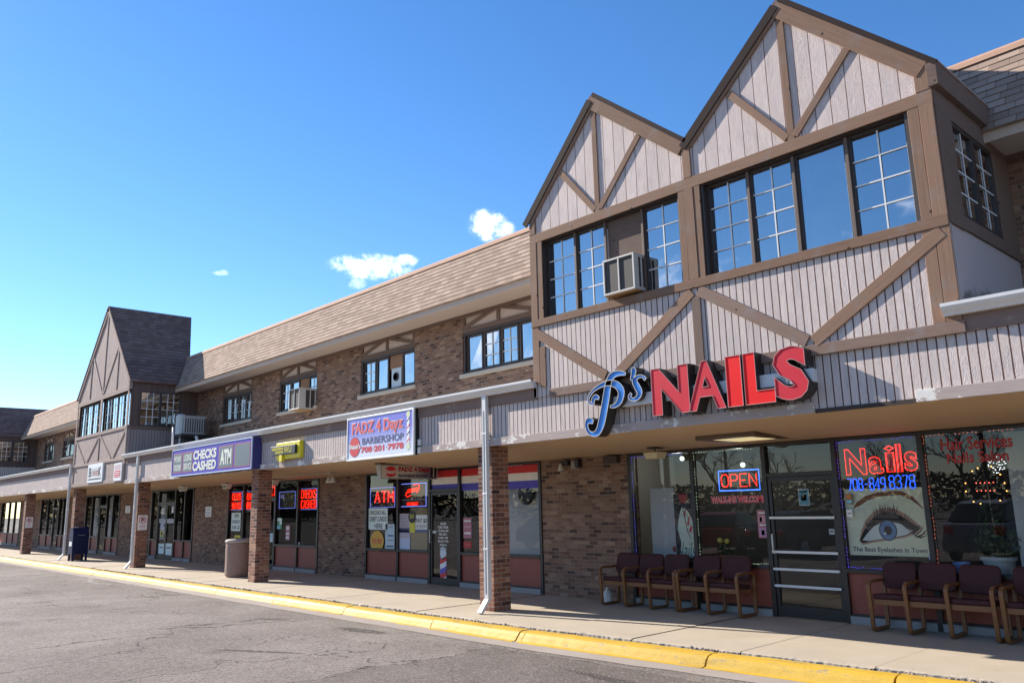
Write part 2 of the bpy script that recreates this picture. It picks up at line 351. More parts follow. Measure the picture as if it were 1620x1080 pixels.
BRZ = plain('bronze_frame', (0.022, 0.017, 0.015), 0.4, 0.2, metal=0.0)
KICK = plain('red_kick_panel', (0.27, 0.062, 0.036), 0.55, 0.2, 3.0)
WHITE = plain('white_metal', (0.72, 0.71, 0.69), 0.4, 0.08, 3.0)
GUT = plain('gutter_metal', (0.66, 0.64, 0.62), 0.38, 0.12, 2.0)
SOF = None
def soffit():
    m, t = newmat('soffit_tan'); p = pos(t); x, y, z = t.sep(p)[:3]
    fx = t.m('FRACT', t.m('DIVIDE', y, 0.1)); g = t.g(t.m('MINIMUM', fx, t.m('SUBTRACT', 1.0, fx)), 0.06, 0.02)
    n1 = t.noise(p, 0.8, 4)
    c = t.mix(n1, (0.50, 0.345, 0.21), (0.60, 0.43, 0.27))
    c = t.mix(t.m('MULTIPLY', g, 0.55), c, (0.2, 0.13, 0.08))
    finish(t, c, 0.7, t.bump(t.m('MULTIPLY', g, -1.0), 0.5, 0.006))
    return m
SOF = soffit()
EAVE = plain('eave_tan', (0.52, 0.42, 0.34), 0.75, 0.1, 2.0)
STONE = plain('limestone_sill', (0.48, 0.42, 0.34), 0.8, 0.15, 4.0, 0.2)
INT = plain('dark_interior', (0.06, 0.055, 0.05), 0.9, 0.2, 1.0)
INTL = plain('painted_lit_interior', (0.5, 0.36, 0.18), 0.9, 0.2, 1.0)  # bright yellowish base colour stands in for room light
CURT = None
def curtain():
    m, t = newmat('pale_blind'); p = pos(t); x, y, z = t.sep(p)[:3]
    fx = t.m('FRACT', t.m('DIVIDE', x, 0.09)); f = t.m('ADD', 0.75, t.m('MULTIPLY', fx, 0.25))
    c = t.mix(1.0, (0.66, 0.66, 0.64), t.comb(f, f, f), 'MULTIPLY')
    finish(t, c, 0.8)
    return m
CURT = curtain()
BLK = plain('black_paint', (0.012, 0.012, 0.013), 0.45, 0.2)
DKRET = plain('dark_return', (0.035, 0.028, 0.024), 0.5, 0.2)
PAPER = plain('white_paper', (0.72, 0.74, 0.72), 0.8, 0.05)
RUB = plain('dark_rubber', (0.02, 0.02, 0.02), 0.8)

# ------------------------------------------------------------------ mesh helpers
OFF = {}
def put(o, parent=None):
    COL.objects.link(o)
    if parent is not None:
        o.parent = parent
    return o
def off_of(parent): return OFF.get(parent.name, Vector((0, 0, 0))) if parent is not None else Vector((0, 0, 0))
def thing(name, label, cat, loc=(0, 0, 0), group=None):
    o = bpy.data.objects.new(name, None); COL.objects.link(o); o.location = loc; o.empty_display_size = 0.2
    OFF[o.name] = Vector(loc)
    o['label'] = label; o['category'] = cat
    if group: o['group'] = group
    return o
def tag(o, label, cat, group=None):
    o['label'] = label; o['category'] = cat
    if group: o['group'] = group
    return o

class MB:
    def __init__(s): s.v = []; s.f = []
    def add(s, vs, fs):
        n = len(s.v); s.v += [Vector(p) for p in vs]; s.f += [[i+n for i in f] for f in fs]; return s
    def hexa(s, p):   # 4 bottom ccw, 4 top ccw
        return s.add(p, [[3, 2, 1, 0], [4, 5, 6, 7], [0, 1, 5, 4], [1, 2, 6, 5], [2, 3, 7, 6], [3, 0, 4, 7]])
    def box(s, x0, x1, y0, y1, z0, z1):
        if x0 > x1: x0, x1 = x1, x0
        if y0 > y1: y0, y1 = y1, y0
        if z0 > z1: z0, z1 = z1, z0
        return s.hexa([(x0, y0, z0), (x1, y0, z0), (x1, y1, z0), (x0, y1, z0), (x0, y0, z1), (x1, y0, z1), (x1, y1, z1), (x0, y1, z1)])
    def poly(s, pts): return s.add(pts, [list(range(len(pts)))])
    def prism(s, p2, y0, y1):            # (x,z) polygon counter-clockwise seen from -Y
        n = len(p2)
        vs = [(x, y0, z) for x, z in p2] + [(x, y1, z) for x, z in p2]
        fs = [list(range(n)), list(range(2*n-1, n-1, -1))] + [[(i+1) % n, i, i+n, (i+1) % n+n] for i in range(n)]
        return s.add(vs, fs)
    def profx(s, p2, x0, x1):            # (y,z) profile swept along X
        n = len(p2)
        vs = [(x0, y, z) for y, z in p2] + [(x1, y, z) for y, z in p2]
        fs = [list(range(n-1, -1, -1)), list(range(n, 2*n))] + [[i, (i+1) % n, (i+1) % n+n, i+n] for i in range(n)]
        return s.add(vs, fs)
    def tube(s, path, r, n=6, closed=False, ry=None):
        path = [Vector(p) for p in path]; m = len(path); rings = []
        rs = r if isinstance(r, (list, tuple)) else [r]*m
        for i, p in enumerate(path):
            a = path[i-1] if (i > 0 or closed) else p; b = path[(i+1) % m] if (i < m-1 or closed) else p
            t = (b-a); t = t.normalized() if t.length > 1e-9 else Vector((0, 0, 1))
            ref = Vector((0, 1, 0)) if abs(t.y) < 0.9 else Vector((0, 0, 1))
            e1 = t.cross(ref).normalized(); e2 = t.cross(e1).normalized()
            rings.append([p + rs[i]*(cos(2*pi*k/n+pi/n)*e1) + (ry if ry else rs[i])*sin(2*pi*k/n+pi/n)*e2 for k in range(n)])
        vs = [q for rg in rings for q in rg]; fs = []
        for i in range(m if closed else m-1):
            j = (i+1) % m
            for k in range(n): fs.append([i*n+k, i*n+(k+1) % n, j*n+(k+1) % n, j*n+k])
        if not closed: fs += [list(range(n-1, -1, -1)), [(m-1)*n+k for k in range(n)]]
        return s.add(vs, fs)
    def lathe(s, prof, c, n=20, axis='z'):
        c = Vector(c); vs = []; fs = []
        for r, h in prof:
            for k in range(n):
                a = 2*pi*k/n
                if axis == 'z': vs.append(c+Vector((r*cos(a), r*sin(a), h)))
                elif axis == 'y': vs.append(c+Vector((r*cos(a), h, r*sin(a))))
                else: vs.append(c+Vector((h, r*cos(a), r*sin(a))))
        m = len(prof)
        for i in range(m-1):
            for k in range(n): fs.append([i*n+k, i*n+(k+1) % n, (i+1)*n+(k+1) % n, (i+1)*n+k])
        fs += [list(range(n-1, -1, -1)), [(m-1)*n+k for k in range(n)]]
        return s.add(vs, fs)
    def ball(s, c, r, sub=1, sc=(1, 1, 1)):
        bm = bmesh.new(); bmesh.ops.create_icosphere(bm, subdivisions=sub, radius=1)
        bm.verts.ensure_lookup_table()
        vs = [Vector(c)+Vector((v.co.x*r*sc[0], v.co.y*r*sc[1], v.co.z*r*sc[2])) for v in bm.verts]
        fs = [[v.index for v in f.verts] for f in bm.faces]; bm.free()
        return s.add(vs, fs)
    def build(s, name, mat, parent=None, bev=0, smooth=False, recalc=True, label=None):
        me = bpy.data.meshes.new(name); o = off_of(parent)
        me.from_pydata([p-o for p in s.v], [], s.f)
        if recalc:
            bm = bmesh.new(); bm.from_mesh(me); bmesh.ops.recalc_face_normals(bm, faces=bm.faces); bm.to_mesh(me); bm.free()
        if smooth:
            for p in me.polygons: p.use_smooth = True
        me.materials.append(mat)
        ob = bpy.data.objects.new(name, me); put(ob, parent); OFF[ob.name] = o
        if label: ob['label'] = label
        if bev:
            b = ob.modifiers.new('bevel', 'BEVEL'); b.width = bev; b.segments = 2; b.limit_method = 'ANGLE'
        return ob
def bx(name, mat, parent, x0, x1, y0, y1, z0, z1, bev=0, label=None):
    return MB().box(x0, x1, y0, y1, z0, z1).build(name, mat, parent, bev, label=label)

def beam(parent, a, b, wid, y0, y1, mat=None, name='timber', trim=0.0):
    """a board in the XZ plane from a to b (x,z), its own local X along its length"""
    a = Vector((a[0], 0, a[1])); b = Vector((b[0], 0, b[1])); d = b-a; L = d.length+trim*2
    ang = math.atan2(d.z, d.x); mid = (a+b)/2
    me = bpy.data.meshes.new(name); m = MB().box(-L/2, L/2, 0, y1-y0, -wid/2, wid/2)
    me.from_pydata([tuple(v) for v in m.v], [], m.f); me.materials.append(mat or TIM)
    ob = bpy.data.objects.new(name, me); put(ob, parent)
    ob.location = Vector((mid.x, y0, mid.z)) - off_of(parent); ob.rotation_euler = (0, -ang+random.uniform(-.004, .004)*(1 if L < 2.5 else .15), 0)
    bv = ob.modifiers.new('bevel', 'BEVEL'); bv.width = 0.004; bv.segments = 1
    return ob
def beamy(parent, x0, x1, ya, yb, za, zb, mat=None, name='timber'):
    return MB().box(x0, x1, ya, yb, za, zb).build(name, mat or TIMD, parent, 0.004)

# ------------------------------------------------------------------ lettering
def text_mesh(s, depth=0.0, offset=0.0, shear=0.0, outline=0.0, space=1.0):
    cu = bpy.data.curves.new('t', 'FONT'); cu.body = s; cu.size = 1.0; cu.extrude = depth; cu.offset = offset; cu.shear = shear
    cu.space_character = space; cu.resolution_u = 3
    if outline: cu.fill_mode = 'NONE'; cu.bevel_depth = outline; cu.bevel_resolution = 1
    ob = bpy.data.objects.new('t', cu); COL.objects.link(ob)
    dg = bpy.context.evaluated_depsgraph_get(); dg.update()
    me = bpy.data.meshes.new_from_object(ob.evaluated_get(dg))
    vs = [v.co.copy() for v in me.vertices]; fs = [list(p.vertices) for p in me.polygons]
    bpy.data.objects.remove(ob); bpy.data.curves.remove(cu); bpy.data.meshes.remove(me)
    return vs, fs
def facing(face, level):
    if face == '-Y': return lambda a, b, c: Vector((a, level-c, b))
    if face == '+X': return lambda a, b, c: Vector((level+c, a, b))
def lettering(parent, name, s, x0, x1, z0, z1, level, mat, face='-Y', depth=0.0, offset=0.0, shear=0.0, outline=0.0, space=1.0, grow=0.0, label=None):
    """the words s fitted to the rectangle x0..x1, z0..z1 of a plane"""
    vs, fs = text_mesh(s, 0.5 if depth else 0.0, offset, shear, outline, space)
    if not vs: return None
    ax = min(v.x for v in vs); bx_ = max(v.x for v in vs); ay = min(v.y for v in vs); by = max(v.y for v in vs)
    x0 -= grow; x1 += grow; z0 -= grow; z1 += grow
    sx_ = (x1-x0)/max(bx_-ax, 1e-6); sz_ = (z1-z0)/max(by-ay, 1e-6); F = facing(face, level)
    m = MB(); m.add([F(x0+(v.x-ax)*sx_, z0+(v.y-ay)*sz_, (v.z*depth) if depth else v.z*sz_) for v in vs], fs)
    return m.build(name, mat, parent, recalc=bool(depth), label=label)
def flat(parent, name, pts, level, mat, face='-Y', label=None):
    F = facing(face, level); return MB().poly([F(a, b, 0) for a, b in pts]).build(name, mat, parent, recalc=False, label=label)
def rect(parent, name, x0, x1, z0, z1, level, mat, face='-Y', label=None):
    return flat(parent, name, [(x0, z0), (x1, z0), (x1, z1), (x0, z1)], level, mat, face, label)
def disc(parent, name, cx, cz, rx, rz, level, mat, face='-Y', n=28, label=None):
    return flat(parent, name, [(cx+rx*cos(2*pi*k/n), cz+rz*sin(2*pi*k/n)) for k in range(n)], level, mat, face, label)
ST = {'A': [[(0, 0), (2, 6), (4, 0)], [(.8, 2.2), (3.2, 2.2)]], 'C': [[(4, 5), (3, 6), (1, 6), (0, 5), (0, 1), (1, 0), (3, 0), (4, 1)]],
 'D': [[(0, 0), (0, 6), (2.5, 6), (4, 4.5), (4, 1.5), (2.5, 0), (0, 0)]], 'E': [[(4, 6), (0, 6), (0, 0), (4, 0)], [(0, 3), (3, 3)]],
 'F': [[(4, 6), (0, 6), (0, 0)], [(0, 3), (3, 3)]], 'H': [[(0, 0), (0, 6)], [(4, 0), (4, 6)], [(0, 3), (4, 3)]], 'I': [[(2, 0), (2, 6)]],
 'K': [[(0, 0), (0, 6)], [(4, 6), (0, 2.6)], [(1.4, 3.8), (4, 0)]], 'L': [[(0, 6), (0, 0), (4, 0)]], 'M': [[(0, 0), (0, 6), (2, 2.5), (4, 6), (4, 0)]],
 'N': [[(0, 0), (0, 6), (4, 0), (4, 6)]], 'O': [[(1, 0), (0, 1.2), (0, 4.8), (1, 6), (3, 6), (4, 4.8), (4, 1.2), (3, 0), (1, 0)]],
 'P': [[(0, 0), (0, 6), (3, 6), (4, 5), (4, 4), (3, 3), (0, 3)]], 'R': [[(0, 0), (0, 6), (3, 6), (4, 5), (4, 4), (3, 3), (0, 3)], [(2, 3), (4, 0)]],
 'S': [[(4, 5.2), (3, 6), (1, 6), (0, 5), (0, 4), (1, 3.2), (3, 2.8), (4, 2), (4, 1), (3, 0), (1, 0), (0, .8)]], 'T': [[(2, 0), (2, 6)], [(0, 6), (4, 6)]],
 'U': [[(0, 6), (0, 1), (1, 0), (3, 0), (4, 1), (4, 6)]], 'V': [[(0, 6), (2, 0), (4, 6)]], 'W': [[(0, 6), (1, 0), (2, 4), (3, 0), (4, 6)]], 'Y': [[(0, 6), (2, 3), (4, 6)], [(2, 3), (2, 0)]],
 '0': [[(1, 0), (0, 1.2), (0, 4.8), (1, 6), (3, 6), (4, 4.8), (4, 1.2), (3, 0), (1, 0)]], '1': [[(1, 5), (2, 6), (2, 0)]], '7': [[(0, 6), (4, 6), (1.5, 0)]],
 '8': [[(1, 3.2), (0, 4), (0, 5.2), (1, 6), (3, 6), (4, 5.2), (4, 4), (3, 3.2), (1, 3.2), (0, 2.2), (0, .8), (1, 0), (3, 0), (4, .8), (4, 2.2), (3, 3.2)]],
 '4': [[(3, 0), (3, 6), (0, 2), (4, 2)]], '9': [[(1, 0), (3, 0), (4, 1.5), (4, 5), (3, 6), (1, 6), (0, 5), (0, 3.6), (1, 2.8), (4, 2.8)]],
 '3': [[(0, 5.2), (1, 6), (3, 6), (4, 5), (4, 4), (3, 3.2), (1.6, 3.2)], [(3, 3.2), (4, 2.2), (4, 1), (3, 0), (1, 0), (0, .8)]], '-': [[(.6, 3), (3.4, 3)]], ' ': []}
def neon_words(parent, name, s, x0, x1, z0, z1, level, mat, r=0.008, adv=5.4, bold=0):
    n = len(s); tot = n*adv-(adv-4); m = MB()
    for i, ch in enumerate(s):
        for stk in ST.get(ch, []):
            pts = []
            for k, q in enumerate(stk):
                pts.append(Vector((x0+(i*adv+q[0])/tot*(x1-x0), level, z0+q[1]/6*(z1-z0))))
            m.tube(pts, r, 5)
            if bold:
                m.tube([p+Vector((bold, 0, bold*0.4)) for p in pts], r, 5)
    return m.build(name, mat, parent, smooth=True)
def ribbon(path, wid, y0, y1, closed_ends=True, sub=6):
    """a stroke of changing width in the XZ plane, extruded from y0 to y1; returns front, side mesh builders and rim path"""
    P = [Vector((p[0], 0, p[1])) for p in path]; n = len(P); pts = []; ws = []
    for i in range(n-1):
        p0 = P[max(i-1, 0)]; p1 = P[i]; p2 = P[i+1]; p3 = P[min(i+2, n-1)]
        for k in range(sub):
            t = k/sub
            pts.append(0.5*((2*p1)+(p2-p0)*t+(2*p0-5*p1+4*p2-p3)*t*t+(3*p1-p0-3*p2+p3)*t**3)); ws.append(wid[i]*(1-t)+wid[i+1]*t)
    pts.append(P[-1]); ws.append(wid[-1])
    L = []; R_ = []
    for i, p in enumerate(pts):
        d = (pts[min(i+1, len(pts)-1)]-pts[max(i-1, 0)]).normalized(); nrm = Vector((-d.z, 0, d.x))
        L.append(p+nrm*ws[i]/2); R_.append(p-nrm*ws[i]/2)
    fr = MB(); sd_ = MB(); m = len(pts)
    for i in range(m-1):
        fr.poly([Vector((q.x, y0, q.z)) for q in (L[i], L[i+1], R_[i+1], R_[i])])
    loop = L+R_[::-1]; k = len(loop)
    for i in range(k):
        a, b = loop[i], loop[(i+1) % k]
        sd_.poly([Vector((a.x, y0-0.01, a.z)), Vector((b.x, y0-0.01, b.z)), Vector((b.x, y1, b.z)), Vector((a.x, y1, a.z))])
    return fr, sd_, [Vector((q.x, y0-0.01, q.z)) for q in loop]

# ================================================================== GROUND
def structure(o): o['kind'] = 'structure'; return o
structure(MB().poly([(-900, -700, -0.32), (700, -700, -0.32), (700, 900, -0.32), (-900, 900, -0.32)]).build('ground', plain('far_ground', (0.16, 0.14, 0.11), 0.95, 0.25, 0.05)))
structure(MB().poly([(-110, -60, -0.16), (40, -60, -0.16), (40, -0.9, -0.16), (-110, -0.9, -0.16)]).build('parking_lot', ASPH))
KY = -0.74                                  # back of the kerb, which bends in a little towards its right end
def ky(x):
    t = min(1, max(0, (x+9.5)/8.0)); return -0.76+0.40*t*t*(3-2*t)
def edge_noise(x): return 0.02+0.03*mnoise.noise(Vector((x*1.1, 0, 0)))+0.022*mnoise.noise(Vector((x*5, 3, 0)))+0.012*mnoise.noise(Vector((x*17, 8, 0)))
# sidewalk slabs with a broken front edge
m = MB(); rnd = random.Random(3); X = 3.6
while X > -62:
    x0, x1 = X-1.52, X-0.014
    n = 64 if X > -16 else 24 if X > -30 else 6
    zj = rnd.uniform(-0.004, 0.004)
    fr = [(x0+(x1-x0)*k/n) for k in range(n+1)]
    top = [(x, ky(x)+0.085+edge_noise(x), zj-0.012-0.010*abs(mnoise.noise(Vector((x*4, 1, 0))))) for x in fr]
    mid = [(x, ky(x)+0.125+edge_noise(x+50)*0.8, zj) for x in fr]
    back = [(x1, 3.2, zj+0.004), (x0, 3.2, zj+0.004)]
    low = [(x, ky(x)+0.07+edge_noise(x), -0.2) for x in fr]
    b = len(m.v); m.v += [Vector(p) for p in mid+top+low+back]; q = n+1
    m.f.append([b+i for i in range(q)]+[b+3*q, b+3*q+1])
    for i in range(n):
        m.f.append([b+q+i, b+q+i+1, b+i+1, b+i]); m.f.append([b+2*q+i, b+2*q+i+1, b+q+i+1, b+q+i])
    X -= 1.52
structure(m.build('sidewalk', CONC))
m = MB(); xs = [4-0.5*k for k in range(133)]
m.v = [Vector(p) for xx in xs for p in ((xx, ky(xx)-0.01, -0.055), (xx, 3.0, -0.055))]; m.f = [[2*i, 2*i+1, 2*i+3, 2*i+2] for i in range(132)]
structure(m.build('sidewalk_bed', plain('dark_bed', (0.15, 0.12, 0.10), 0.95, 0.4, 14, 0.5)))
# loose aggregate along the broken edge
m = MB()
for i in range(1500):
    x = -34+37*rnd.random()**0.8
    if mnoise.noise(Vector((x*0.5, 5, 0))) < -0.05: continue
    m.ball((x, ky(x)+0.07+edge_noise(x)+rnd.uniform(-0.055, 0.02), -0.028+rnd.uniform(-0.02, 0.016)), rnd.uniform(0.009, 0.028), 1, (1, rnd.uniform(.6, 1), .7))
o = m.build('gravel', plain('broken_aggregate', (0.33, 0.26, 0.21), 0.95, 0.4, 30)); o['kind'] = 'stuff'; o['label'] = 'broken concrete crumbs along the edge of the sidewalk behind the yellow kerb'; o['category'] = 'gravel'
# kerb in cast lengths with cracked joints; the profile is measured from its back
prof = [(-0.335, -0.149), (-0.265, -0.142), (-0.228, -0.078), (-0.195, -0.038), (-0.135, -0.022), (0, -0.020), (0, -0.25), (-0.335, -0.25)]
cuts = [4.0]+[gr(1390, 1080, -0.02).x, gr(1100, 1040, -0.02).x, gr(822, 1000, -0.02).x, gr(806, 1000, -0.02).x, gr(675, 980, -0.02).x]
x = cuts[-1]
while x > -62: x -= rnd.uniform(2.4, 3.4); cuts.append(x)
m = MB()
for i in range(len(cuts)-1):
    a, b = cuts[i]-0.011, cuts[i+1]+0.011; ns = max(1, int((a-b)/0.12)) if a > -20 else 3
    sl = rnd.uniform(-0.03, 0.03); dz = rnd.uniform(-0.006, 0.006)
    for k in range(ns+1):
        xx = b+(a-b)*k/ns
        for (py, pz) in prof:
            wv = (0.009*mnoise.noise(Vector((xx*1.7, py*9, 0)))+0.006*mnoise.noise(Vector((xx*7, py*12, 5)))) if pz > -0.2 else 0
            xj = (sl*(py+0.15)*2+0.03*mnoise.noise(Vector((py*16, xx, 2)))) if k in (0, ns) else 0
            chip = -0.02*max(0, mnoise.noise(Vector((py*20, xx*3, 7)))) if k in (0, ns) and pz > -0.05 else 0
            m.v.append(Vector((xx+xj, ky(xx)+py+wv, pz+wv*0.6+dz+chip)))
    base = len(m.v)-(ns+1)*8
    for k in range(ns):
        for j in range(8): m.f.append([base+k*8+j, base+k*8+(j+1) % 8, base+(k+1)*8+(j+1) % 8, base+(k+1)*8+j])
    m.f.append([base+j for j in range(7, -1, -1)]); m.f.append([base+ns*8+j for j in range(8)])
structure(m.build('kerb', YEL))
m = MB()
for xx in xs:
    m.v.append(Vector((xx, ky(xx)-0.26, -0.147))); m.v.append(Vector((xx, ky(xx)-0.62+0.035*mnoise.noise(Vector((xx*2.1, 0, 4)))+0.02*mnoise.noise(Vector((xx*7, 0, 4))), -0.155)))
for i in range(132): m.f.append([2*i, 2*i+1, 2*i+3, 2*i+2])
structure(m.build('gutter_pan', PAN))

# ================================================================== SHOP ROW (the long two-storey brick range)
ROW = thing('shop_row', 'long two-storey brown brick shop row with tan shingle roof and covered walkway', 'building', (-20, 2.4, 0))
YW, Y2 = 2.40, 2.35
SOFA, SOFB = 2.735, 2.57                    # soffit height at fascia and at shop wall
stores = [('nails', [-9.36, -8.03, -6.69, -5.555, -4.34, -3.02, -1.7, -0.4]),
          ('barber', [-18.0, -16.60, -15.32, -14.22, -13.0, -11.66]),
          ('checks', [-26.35, -25.20, -24.1, -23.0, -21.62, -20.45]),
          ('plain', [-33.5, -32.75, -31.0, -30.1, -29.3]),
          ('dark', [-42.3, -41.3, -40.15, -39.15, -38.3, -37.4]),
          ('dark2', [-50.6, -49.2, -48.0, -47.0, -46.2, -45.4]), ('dark3', [-60.5, -58.4, -56.9, -55.4])]
# brick piers between the shop fronts
edges = [(3.5, 3.5)]
spans = [(s[1][0], s[1][-1]) for s in stores]
right = 3.5
for a, b in spans:
    if right-b > 0.05: bx('brick_pier', BR, ROW, b, right, YW, YW+0.22, -0.1, SOFB+0.05)
    right = a
bx('brick_pier', BR, ROW, -64, right, YW, YW+0.22, -0.1, SOFB+0.05)
# upper wall round its windows
wins = [(-14.0, -11.55), (-18.3, -15.85), (-22.92, -20.62), (-27.1, -24.8), (-47.2, -45.1), (-50.95, -48.95)]
SILL, WTOP, PTOP = 4.62, 5.53, 6.03
m = MB(); right = 3.5
for a, b in wins:
    m.box(b, right, Y2, Y2+0.2, 3.6, PTOP+.05); m.box(a, b, Y2, Y2+0.2, 3.6, SILL-0.09); right = a
m.box(-64, right, Y2, Y2+0.2, 3.6, PTOP+.05)
m.build('upper_wall', BR, ROW)
MB().box(-64, 3.5, Y2+2.6, Y2+2.7, -0.1, 6.1).build('back_wall', INT, ROW)
# floors between which the rooms lie
MB().box(-64, 3.5, YW+0.25, Y2+2.6, 2.63, 3.5).box(-64, 3.5, 3.25, Y2+2.6, -0.2, 0.01).build('floor_slab', INT, ROW)
m = MB()
for xx in (-10.3, -19.3, -29.0, -36.5, -44.0, 3.4): m.box(xx-.05, xx+.05, YW+0.25, Y2+2.6, 0.01, 2.63)
m.build('partition', plain('room_wall', (0.22, 0.2, 0.18), 0.9), ROW)
# canopy
MB().hexa([(-64, 0.02, SOFA), (3.5, 0.02, SOFA), (3.5, YW+.25, SOFB-.01), (-64, YW+.25, SOFB-.01), (-64, 0.02, SOFA+.06), (3.5, 0.02, SOFA+.06), (3.5, YW+.25, SOFB+.05), (-64, YW+.25, SOFB+.05)]).build('soffit', SOF, ROW)
MB().hexa([(-64, -0.02, 3.60), (3.5, -0.02, 3.60), (3.5, Y2, 3.68), (-64, Y2, 3.68), (-64, -0.02, 3.64), (3.5, -0.02, 3.64), (3.5, Y2, 3.72), (-64, Y2, 3.72)]).build('canopy_roof', plain('canopy_membrane', (0.60, 0.57, 0.53), 0.9), ROW)
for a, b in ((-64, -35.5), (-29.28, 3.5)):
    bx('fascia', SID, ROW, a, b, 0.0, 0.05, 2.73, 3.60)
    ga, gb = px(1290, 0, 645), px(1450, 0, 622)        # a length of the trim has come off near the right end
    for a2, b2 in ((a, b),) if b < 0 else ((a, ga), (gb, b)): bx('fascia_trim', PEEL, ROW, a2, b2, -0.035, 0.0, 2.70, 2.83, 0.004)
    if b > 0: bx('bare_batten', plain('bare_dark_wood', (.05, .035, .03), .9, .4, 12, .4), ROW, ga+.002, gb-.002, -0.012, 0.0, 2.695, 2.745)
for a, b in ((-64, -35.5), (-29.28, -9.22), (-2.98, 3.5)):
    bx('fascia_band', BAND, ROW, a, b, -0.03, 0.0, 3.375, 3.60, 0.004)
    MB().profx([(-0.028, 3.555), (-0.10, 3.555), (-0.115, 3.585), (-0.145, 3.615), (-0.165, 3.65), (-0.165, 3.685), (-0.15, 3.685), (-0.15, 3.66), (-0.028, 3.66)], a-0.02, b+0.02).build('gutter', GUT, ROW)
# brick columns
CX = [(757, 806), (394.5, 428.5), (208, 238), (107, 130.5), (32, 50)]
col_x = [-10.66, -19.55, -28.3, -35.5, -43.5]
CW = 0.37; YC = 0.10
for cx in col_x:
    m = MB().box(cx-CW/2, cx+CW/2, YC, YC+CW, -0.05, SOFA+.01)
    m.build('brick_column', BRC, ROW, 0.006)
# downspouts
def downspout(xc, y):
    m = MB(); w_, d = 0.05, 0.035
    m.box(xc-w_, xc+w_, y-d, y+d, 0.22, 3.56)
    m.hexa([(xc-w_, y-d-.16, 0.03), (xc+w_, y-d-.16, 0.03), (xc+w_, y-d-.12, -0.0), (xc-w_, y-d-.12, -0.0), (xc-w_, y-d-.001, 0.225), (xc+w_, y-d-.001, 0.225), (xc+w_, y+d, 0.222), (xc-w_, y+d, 0.222)])
    for zz in (1.0, 1.9, 2.9): m.box(xc-w_-.012, xc+w_+.012, y-d-.004, y+d+.02, zz, zz+.03)
    m.box(xc-w_-.003, xc-w_, y-d-.003, y+d, 0.23, 3.55).box(xc+w_, xc+w_+.003, y-d-.003, y+d, 0.23, 3.55)
    ds = m.build('downspout', GUT, ROW, 0.003)
    bx('seam', plain('seam_dark', (.10, .12, .13), .6), ds, xc-.012, xc+.012, y-d-.003, y-d-.0005, .3, 3.3); return ds
for xc in (-10.44, -27.85, -35.7): downspout(xc, 0.02-0.09)
# mansard roof
EY, EZ, TY, TZ = 1.5, 6.06, 2.25, 7.42
for a, b in ((-64, -35.35), (-29.4, -9.2), (-2.75, 3.5)):
    pass
nc = 12; rp = []
for k in range(nc):                                    # shingle courses laid as real steps
    ya, za = EY-.05+(TY-EY+.05)*k/nc, EZ+(TZ-EZ)*k/nc; yb, zb = EY-.05+(TY-EY+.05)*(k+1)/nc, EZ+(TZ-EZ)*(k+1)/nc
    rp += [(ya-.013, za-.002), (yb-.004, zb-.003)]
MB().profx(rp+[(TY, TZ), (TY+3, TZ), (TY+3, EZ)], -64, 3.5).build('mansard_roof', SHX, ROW)
MB().profx([(TY-.09, TZ-.10), (TY-.06, TZ-0.02), (TY, TZ+.035), (TY+.25, TZ+.035), (TY+.25, TZ-.01), (TY+.0, TZ-.01)], -64, 3.5).build('ridge_cap', plain('ridge_shingle', (0.45, 0.27, 0.18), 0.9, 0.2, 3), ROW)
bx('eave_board', EAVE, ROW, -64, 3.5, EY, EY+.03, EZ-.13, EZ-.002, 0.004)
bx('eave_soffit', EAVE, ROW, -64, 3.5, EY+.03, Y2, EZ-.06, EZ-.02)
bx('frieze_board', TIMD, ROW, -64, 3.5, Y2-.03, Y2-.001, PTOP-.11, PTOP-.005)

def jit(): return random.uniform(-.006, .006)
def sash(parent, x0, x1, z0, z1, y, fmat, grid=None, gl=None, curtain_=None, fw=0.045, axis='y', depth=0.06, gmat=None):
    """one window light: frame, pane and bars; axis 'y' faces -Y, axis 'x' faces +X at x=y, spanning Y"""
    def B(m_, a0, a1, d0, d1, c0, c1):
        return m_.box(a0, a1, y+d0, y+d1, c0, c1) if axis == 'y' else m_.box(y-d1, y-d0, a0, a1, c0, c1)
    m = MB(); B(m, x0, x0+fw, 0, depth, z0, z1); B(m, x1-fw, x1, 0, depth, z0, z1); B(m, x0+fw, x1-fw, 0, depth, z0, z0+fw); B(m, x0+fw, x1-fw, 0, depth, z1-fw, z1)
    fr = m.build('window_sash', fmat, parent, 0.003)
    if axis == 'y': pts = [(x0+fw, y+.03+jit(), z0+fw), (x1-fw, y+.03+jit(), z0+fw), (x1-fw, y+.03+jit(), z1-fw), (x0+fw, y+.03+jit(), z1-fw)]
    else: pts = [(y-.03, x0+fw, z0+fw), (y-.03, x1-fw, z0+fw), (y-.03, x1-fw, z1-fw), (y-.03, x0+fw, z1-fw)]
    MB().poly(pts).build('pane', gl or GLU, fr, recalc=False)
    if grid:
        nx, nz = grid; m = MB(); r = 0.009
        for i in range(1, nx): xx = x0+fw+(x1-x0-2*fw)*i/nx; B(m, xx-r, xx+r, .016, .026, z0+fw, z1-fw)
        for k in range(1, nz): zz = z0+fw+(z1-z0-2*fw)*k/nz; B(m, x0+fw, x1-fw, .0155, .0255, zz-r, zz+r)
        m.build('muntin', gmat or WHITE, fr)
    if curtain_:
        f0, f1, zlow = curtain_
        if axis == 'y':
            bx('curtain', CURT, fr, x0+(x1-x0)*f0, x0+(x1-x0)*f1, y+.10, y+.11, z0+zlow*(z1-z0), z1)
    return fr
FRM = plain('window_frame_brown', (0.045, 0.032, 0.027), 0.5, 0.2, 5)
FRMD = plain('window_trim_brown', (0.13, 0.088, 0.07), 0.7, 0.2, 5)
